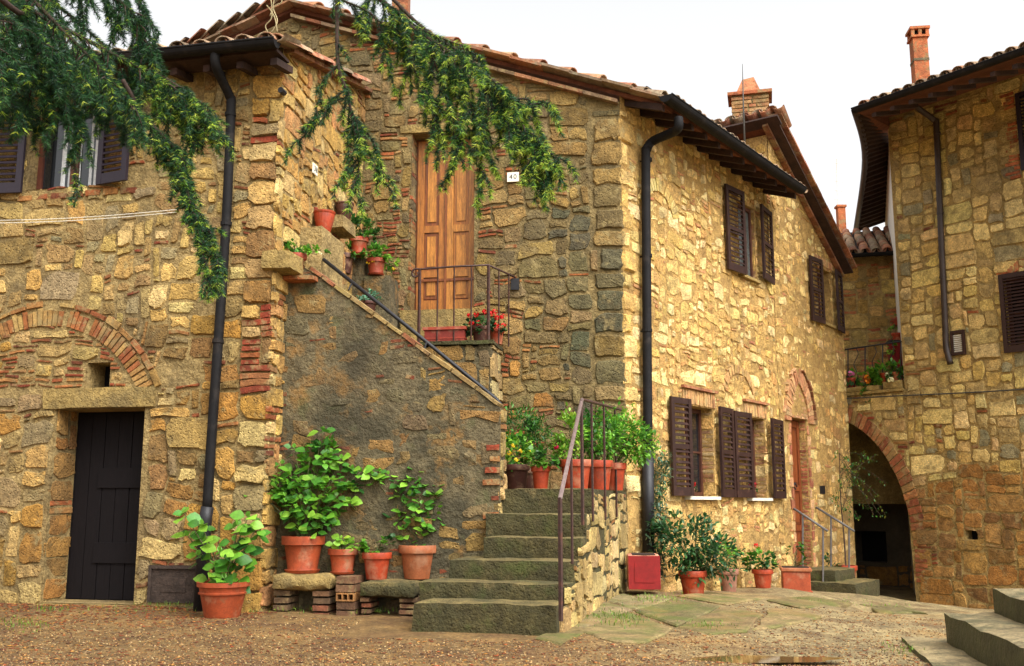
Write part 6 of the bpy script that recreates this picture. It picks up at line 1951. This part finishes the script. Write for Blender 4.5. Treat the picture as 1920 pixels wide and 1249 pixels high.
# --- terrace over the arch
by = G.pt(1640, 720, -.25).y
for i, (px, lab, fl, blobs) in enumerate(((1598, 'small terrace pot with a pink flower, left end of the railing', (srgb(220, 120, 170), [(1596, 701)]), [(1598, 708, 14, 10, 130)]),
        (1628, 'terrace pot with orange flowers and a trailing plant spilling over the ledge', (srgb(230, 140, 30), [(1627, 708), (1626, 716)]), [(1635, 708, 20, 14, 260), (1634, 735, 18, 14, 160), (1636, 752, 12, 10, 70)]),
        (1660, 'terrace pot of pale green foliage in the middle of the railing', (WHT, [(1665, 705)]), [(1660, 700, 22, 16, 300)]),
        (1682, 'terrace pot with dark foliage at the right end of the railing', (WHT, [(1670, 712)]), [(1680, 695, 14, 18, 240)]))):
    yy = G.pt(px, 725, -.12).y
    t, s, k = potted(lab, px, 733, yy, 17, 18, TERB if i != 3 else TER3, 'band', pv if px > 1655 else pv - .03, group='flower pots on the terrace')
    bush(t, s, yy - .05, blobs, rr, size=.085, cols=(G2, G1, DK2) if i != 2 else (G1, G4, G2), wid=.6, stems=3)
    flowers(t, yy - .1, fl[1], rr, fl[0], r=.05, n=14, ps=.05)
sh_ = thing('wall_shelf', 'dark red corner cabinet at the right end of the terrace, under two pots', 'shelf', F_.pt(1685, 720, .3))
yy = G.P(-.1, 0, -.5)
Kc = Wall((G.pt(1672, 690, -.6).x, G.pt(1672, 690, -.6).y), (1, -.1))
ct, cb = Kc.uv(1685, 641)[1], TZ + .05
m = MB(); m.wbox(Kc, 0, .3, cb, ct, -.2, 0); m.build('body', M_red, sh_)
for k in range(4):
    m = MB(); m.wbox(Kc, .015 + k * .072, .075 + k * .072, cb + .04, ct - .04, .001, .012); m.build('plank', M_red, sh_)
m = MB(); m.wbox(Kc, -.02, .32, ct, ct + .03, -.22, .03); m.build('top', M_dkiron, sh_)
t, s, k = potted('terracotta pot on top of the red terrace cabinet', 1682, 640, Kc.o.y + .08, 20, 15, TERB, 'band', ct + .03, group='flower pots on the terrace')
bush(t, s, Kc.o.y, [(1668, 650, 10, 14, 60)], rr, size=.07, cols=(G1, G4), wid=.6, stems=2)
sb = F_.uv(1684, 606, .12)
t, s, k = potted('terracotta wall pot hung above the red terrace cabinet', 1684, 610, F_.P(sb[0], 0, .14).y, 22, 14, TERB, 'band', None, group='flower pots on the terrace')
bush(t, s, F_.P(sb[0], 0, .14).y, [(1678, 622, 12, 10, 50), (1682, 594, 9, 5, 24)], rr, size=.07, cols=(G1, G4), wid=.6, stems=2)

# ================================================================== conifer
cone = thing('conifer_tree', 'drooping dark conifer with lime green shoot tips hanging across the top of the picture', 'tree', (-4.6, 3.2, gz(-4.6, 3.2)))
m = MB(); tp = [(-4.6, 3.2, -.1), (-4.55, 3.25, 2), (-4.5, 3.3, 4.5), (-4.4, 3.3, 7.5)]
m.tube(smooth_path(tp, 5), [.26 - .12 * i / 15 for i in range(16)], 12); m.build('trunk', M_bark, cone, smooth=True)
NE = {'p': [], 'd': [], 'c': []}
ND1, ND2, ND3, NT1, NT2 = srgb(26, 56, 36), srgb(38, 76, 42), srgb(54, 94, 46), srgb(146, 178, 56), srgb(182, 200, 76)
rc = random.Random(211)
BRM = MB()
def tufts(path, fr0, light, dens=.0115, rad=1.0):
    """needle tufts along a twig; the outer share (light) carries pale new growth"""
    L_ = sum((path[i + 1] - path[i]).length for i in range(len(path) - 1))
    n = max(3, int(L_ / dens))
    for k in range(n):
        t_ = fr0 + (1 - fr0) * k / n
        f = t_ * (len(path) - 1); i = min(int(f), len(path) - 2)
        p = path[i].lerp(path[i + 1], f - i); d = (path[i + 1] - path[i]).normalized()
        c = rc.choice((ND1, ND2, ND3)) if rc.random() > light * max(0, t_ * 2.2 - .8) else rc.choice((NT1, NT2, srgb(92, 132, 44)))
        NE['p'].append(p); NE['d'].append(d); NE['c'].append(vary(c, .2, rc))
def twig(p, d, L_, r, level, light, grav=.5):
    d = Vector(d).normalized(); pts = [Vector(p)]; n = 6
    for k in range(n):
        d = (d + Vector((rc.uniform(-.12, .12), rc.uniform(-.12, .12), -grav * .30 + rc.uniform(-.08, .08)))).normalized()
        pts.append(pts[-1] + d * (L_ / n))
    BRM.tube(pts, [r * (1 - .75 * i / n) for i in range(n + 1)], 4 if level else 5, cap=False)
    tufts(pts, .05 if level else .3, light)
    if level < 2:
        k2 = int(L_ / (.042 if level == 0 else .045))
        for k in range(k2):
            t_ = .15 + .85 * (k + rc.random()) / k2
            f = min(t_ * n, n - .01); i = int(f); q = pts[i].lerp(pts[i + 1], f - i)
            dd = (pts[i + 1] - pts[i]).normalized()
            sd_ = dd.cross(rand_dir(rc)).normalized()
            twig(q, dd * .75 + sd_ * .8, L_ * rc.uniform(.18, .38) * (1.15 - t_ * .5), r * .5, level + 1 if level else 2, light, grav)
    return pts
def bough(pts, r0, r1, n_tw, Ltw, light, grav=.9, start=.0, side=1.0, lv=0):
    path = smooth_path(pts, 8)
    N_ = len(path)
    BRM.tube(path, [r0 + (r1 - r0) * i / (N_ - 1) for i in range(N_)], 7)
    for k in range(n_tw):
        t_ = start + (1 - start) * (k + rc.random()) / n_tw
        f = min(t_ * (N_ - 1), N_ - 1.01); i = int(f); p = path[i].lerp(path[i + 1], f - i)
        dd = (path[i + 1] - path[i]).normalized()
        sd_ = Vector((rc.uniform(-1, 1), rc.uniform(-1, 1), rc.uniform(-1.0, .35))).normalized()
        twig(p, dd * .55 + sd_ * side, Ltw * rc.uniform(.55, 1.15) * (1.1 - .35 * t_), .0055, lv, light, grav)
    tufts(path, start, light)
X = lambda px, py, Y: at3(px, py, Y)
trunk_top = Vector((-4.45, 3.3, 5.4))
# left mass: a fan of boughs from the trunk, layered one behind the other
def fan(pts, n, L_, li, st=.3, r=.022): bough([trunk_top] + [X(*p) for p in pts], r, .004, int(n * .72), L_ * 1.05, li - .02, start=st)
fan([(-60, -60, 5.0), (60, 20, 5.4), (190, 90, 5.7), (300, 150, 5.9), (375, 205, 6.0)], 40, .40, .4)
fan([(-40, -120, 5.2), (110, -50, 5.6), (220, 0, 5.8), (262, 50, 5.9), (272, 110, 5.95)], 44, .34, .10)
fan([(-120, 60, 5.0), (10, 110, 5.3), (90, 170, 5.5), (160, 220, 5.6)], 34, .34, .15)
fan([(-80, -30, 5.3), (40, 60, 5.8), (150, 130, 6.2), (230, 190, 6.3)], 40, .36, .12)
fan([(-90, -90, 5.6), (20, -40, 6.1), (120, 20, 6.5), (200, 90, 6.6)], 40, .38, .06)
fan([(-100, 20, 4.9), (0, 30, 5.1), (70, 80, 5.3), (110, 150, 5.4)], 36, .36, .1)
fan([(-100, -60, 5.6), (0, 0, 5.9), (90, 50, 6.1), (170, 150, 6.2), (250, 230, 6.2)], 40, .34, .12)
fan([(-100, -140, 5.8), (40, -100, 6.2), (150, -60, 6.4), (240, -20, 6.5), (280, 40, 6.5)], 36, .34, .06)
fan([(-120, -20, 6.2), (-20, 60, 6.6), (60, 110, 6.8), (130, 170, 6.8)], 36, .40, .06)
fan([(-140, 90, 5.4), (-40, 140, 5.6), (30, 180, 5.7), (70, 215, 5.7)], 30, .3, .12)
fan([(-60, -90, 5.2), (30, -30, 5.3), (120, 60, 5.4), (200, 140, 5.5), (262, 215, 5.6)], 36, .32, .2)
bough([X(140, 190, 5.6), X(144, 250, 5.6), X(140, 310, 5.6), X(146, 370, 5.6)], .008, .003, 14, .12, .4, lv=1)
bough([X(230, 150, 5.8), X(270, 215, 5.85), X(310, 262, 5.9), X(340, 295, 5.9), X(352, 360, 5.9), X(385, 420, 5.9), X(402, 470, 5.9), X(412, 520, 5.9)], .014, .004, 84, .17, .5, start=.1, lv=1)
bough([X(290, 265, 5.95), X(330, 275, 5.95), X(345, 330, 5.95), X(362, 390, 5.95), X(392, 430, 5.95)], .010, .004, 50, .17, .3, lv=1)
bough([X(340, 300, 5.9), X(356, 380, 5.85), X(376, 450, 5.85), X(392, 545, 5.85)], .008, .003, 44, .12, .6, lv=1)
bough([X(280, 130, 5.9), X(330, 160, 5.95), X(380, 205, 6.0), X(412, 248, 6.0)], .012, .003, 44, .22, .75, lv=1)
bough([X(270, 140, 5.95), X(310, 185, 6.0), X(350, 225, 6.0), X(370, 262, 6.0)], .010, .003, 36, .2, .5, lv=1)
# hanging bough over the varnished door
Yb = 5.6
rt = Vector((-1.2, 4.6, 5.0))
bough([trunk_top + Vector((0, 0, .6)), Vector((-2.6, 4.2, 5.5)), X(600, -120, Yb), X(690, -25, Yb), X(770, 50, Yb), X(860, 110, Yb), X(930, 175, Yb), X(985, 240, Yb), X(1020, 310, Yb)], .024, .005, 54, .32, .6, start=.45)
bough([X(700, -40, Yb + .2), X(790, 50, Yb + .2), X(880, 110, Yb + .2), X(950, 180, Yb + .2), X(1000, 250, Yb + .2), X(1024, 320, Yb + .2)], .012, .004, 26, .32, .6, start=.0)
for (path, n_, l_, li) in (
    ([X(735, 30, Yb), X(760, 90, Yb), X(790, 160, Yb), X(826, 220, Yb)], 16, .17, .3),
    ([X(800, 80, Yb), X(830, 160, Yb), X(850, 230, Yb), X(846, 330, Yb)], 18, .16, .65),
    ([X(850, 110, Yb), X(880, 190, Yb), X(900, 260, Yb), X(905, 350, Yb)], 20, .18, .65),
    ([X(900, 150, Yb), X(940, 220, Yb), X(975, 240, Yb), X(1005, 270, Yb)], 14, .18, .5),
    ([X(940, 190, Yb), X(980, 185, Yb), X(1010, 195, Yb), X(1040, 205, Yb)], 12, .16, .95),
    ([X(960, 220, Yb), X(1000, 260, Yb), X(1035, 290, Yb), X(1052, 330, Yb)], 16, .16, .9),
    ([X(820, 90, Yb), X(808, 160, Yb), X(816, 230, Yb), X(826, 275, Yb)], 14, .15, .6),
    ([X(870, 120, Yb), X(870, 210, Yb), X(868, 260, Yb), X(862, 300, Yb)], 14, .15, .7),
    ([X(915, 160, Yb), X(915, 220, Yb), X(912, 260, Yb)], 9, .14, .6),
    ([X(990, 250, Yb), X(1005, 300, Yb), X(1018, 330, Yb), X(1030, 352, Yb)], 12, .13, .9),
    ([X(700, -10, Yb), X(740, 20, Yb), X(800, 60, Yb), X(880, 90, Yb)], 18, .16, .15),
    ([X(640, 0, Yb), X(700, 30, Yb), X(720, 90, Yb), X(730, 140, Yb)], 10, .14, .25)):
    bough(path, .007, .0025, int(n_ * .95), l_ * 1.45, min(1, li + .5), lv=1)
# the bare stem in front with its spray of young shoots
bough([X(632, -60, 5.3), X(632, 20, 5.3), X(634, 120, 5.3), X(650, 170, 5.3)], .012, .010, 5, .14, .2, lv=1)
bough([X(650, 168, 5.3), X(664, 240, 5.3), X(672, 300, 5.3), X(672, 370, 5.3)], .009, .003, 18, .24, .95, lv=1)
bough([X(660, 215, 5.3), X(690, 250, 5.3), X(712, 300, 5.3), X(722, 350, 5.3)], .006, .003, 12, .19, .95, lv=1)
for (path, n_) in (([X(650, 168, 5.3), X(620, 190, 5.3), X(600, 230, 5.3), X(560, 250, 5.3)], 5), ([X(635, 120, 5.3), X(608, 150, 5.3), X(600, 180, 5.3), X(590, 215, 5.3)], 4), ([X(600, 215, 5.3), X(570, 255, 5.3), X(552, 268, 5.3), X(540, 290, 5.3)], 3)):
    bough(path, .006, .002, n_, .10, .3, lv=1)
BRM.build('branch', mat('dark_twig', srgb(56, 42, 34), rough=.95, var=.3, scale=30, bump=.3), cone, smooth=True)
P_ = np.array([tuple(p) for p in NE['p']]); D_ = np.array([tuple(p) for p in NE['d']]); Cc = np.array(NE['c'])
rng_ = np.random.RandomState(5); K_ = 9
n = len(P_)
pp = np.repeat(P_, K_, 0); dd = np.repeat(D_, K_, 0); cc = np.repeat(Cc, K_, 0)
rv = rng_.normal(size=pp.shape); rv -= (rv * dd).sum(1, keepdims=True) * dd; rv /= np.linalg.norm(rv, axis=1, keepdims=True) + 1e-6
nd = dd * rng_.uniform(.35, .95, (len(pp), 1)) + rv * .8; nd /= np.linalg.norm(nd, axis=1, keepdims=True)
sd2 = np.cross(nd, rng_.normal(size=pp.shape)); sd2 /= np.linalg.norm(sd2, axis=1, keepdims=True) + 1e-6
ln = rng_.uniform(.024, .044, (len(pp), 1)); wd = .0020
pp = pp + rng_.normal(size=pp.shape) * .003
V = np.stack([pp - sd2 * wd, pp + sd2 * wd, pp + nd * ln], 1).reshape(-1, 3)
np_mesh('needles', V, np.arange(len(V)).reshape(-1, 3), cc * rng_.uniform(.75, 1.25, (len(cc), 1)), M_needle, cone, kind='stuff')
print('needles', len(pp), 'tufts', n)
# bare vine on the gutter end
vn = thing('bare_vine', 'pale bare vine stems climbing over the end of the left gutter', 'vine', A.pt(512, 66, .4))
m = MB()
for pth in ([(503, 62), (498, 48), (510, 30), (506, -20)], [(508, 62), (520, 40), (512, 12), (520, -20)], [(520, 60), (516, 36), (508, 20), (500, 10)], [(506, 30), (515, 12), (528, 4), (526, -15)]):
    m.tube(smooth_path([A.pt(x, y, .34) for (x, y) in pth], 5), .006, 5)
m.build('stem', mat('pale_vine', srgb(150, 136, 100), rough=.9, var=.3, bump=0), vn, smooth=True)
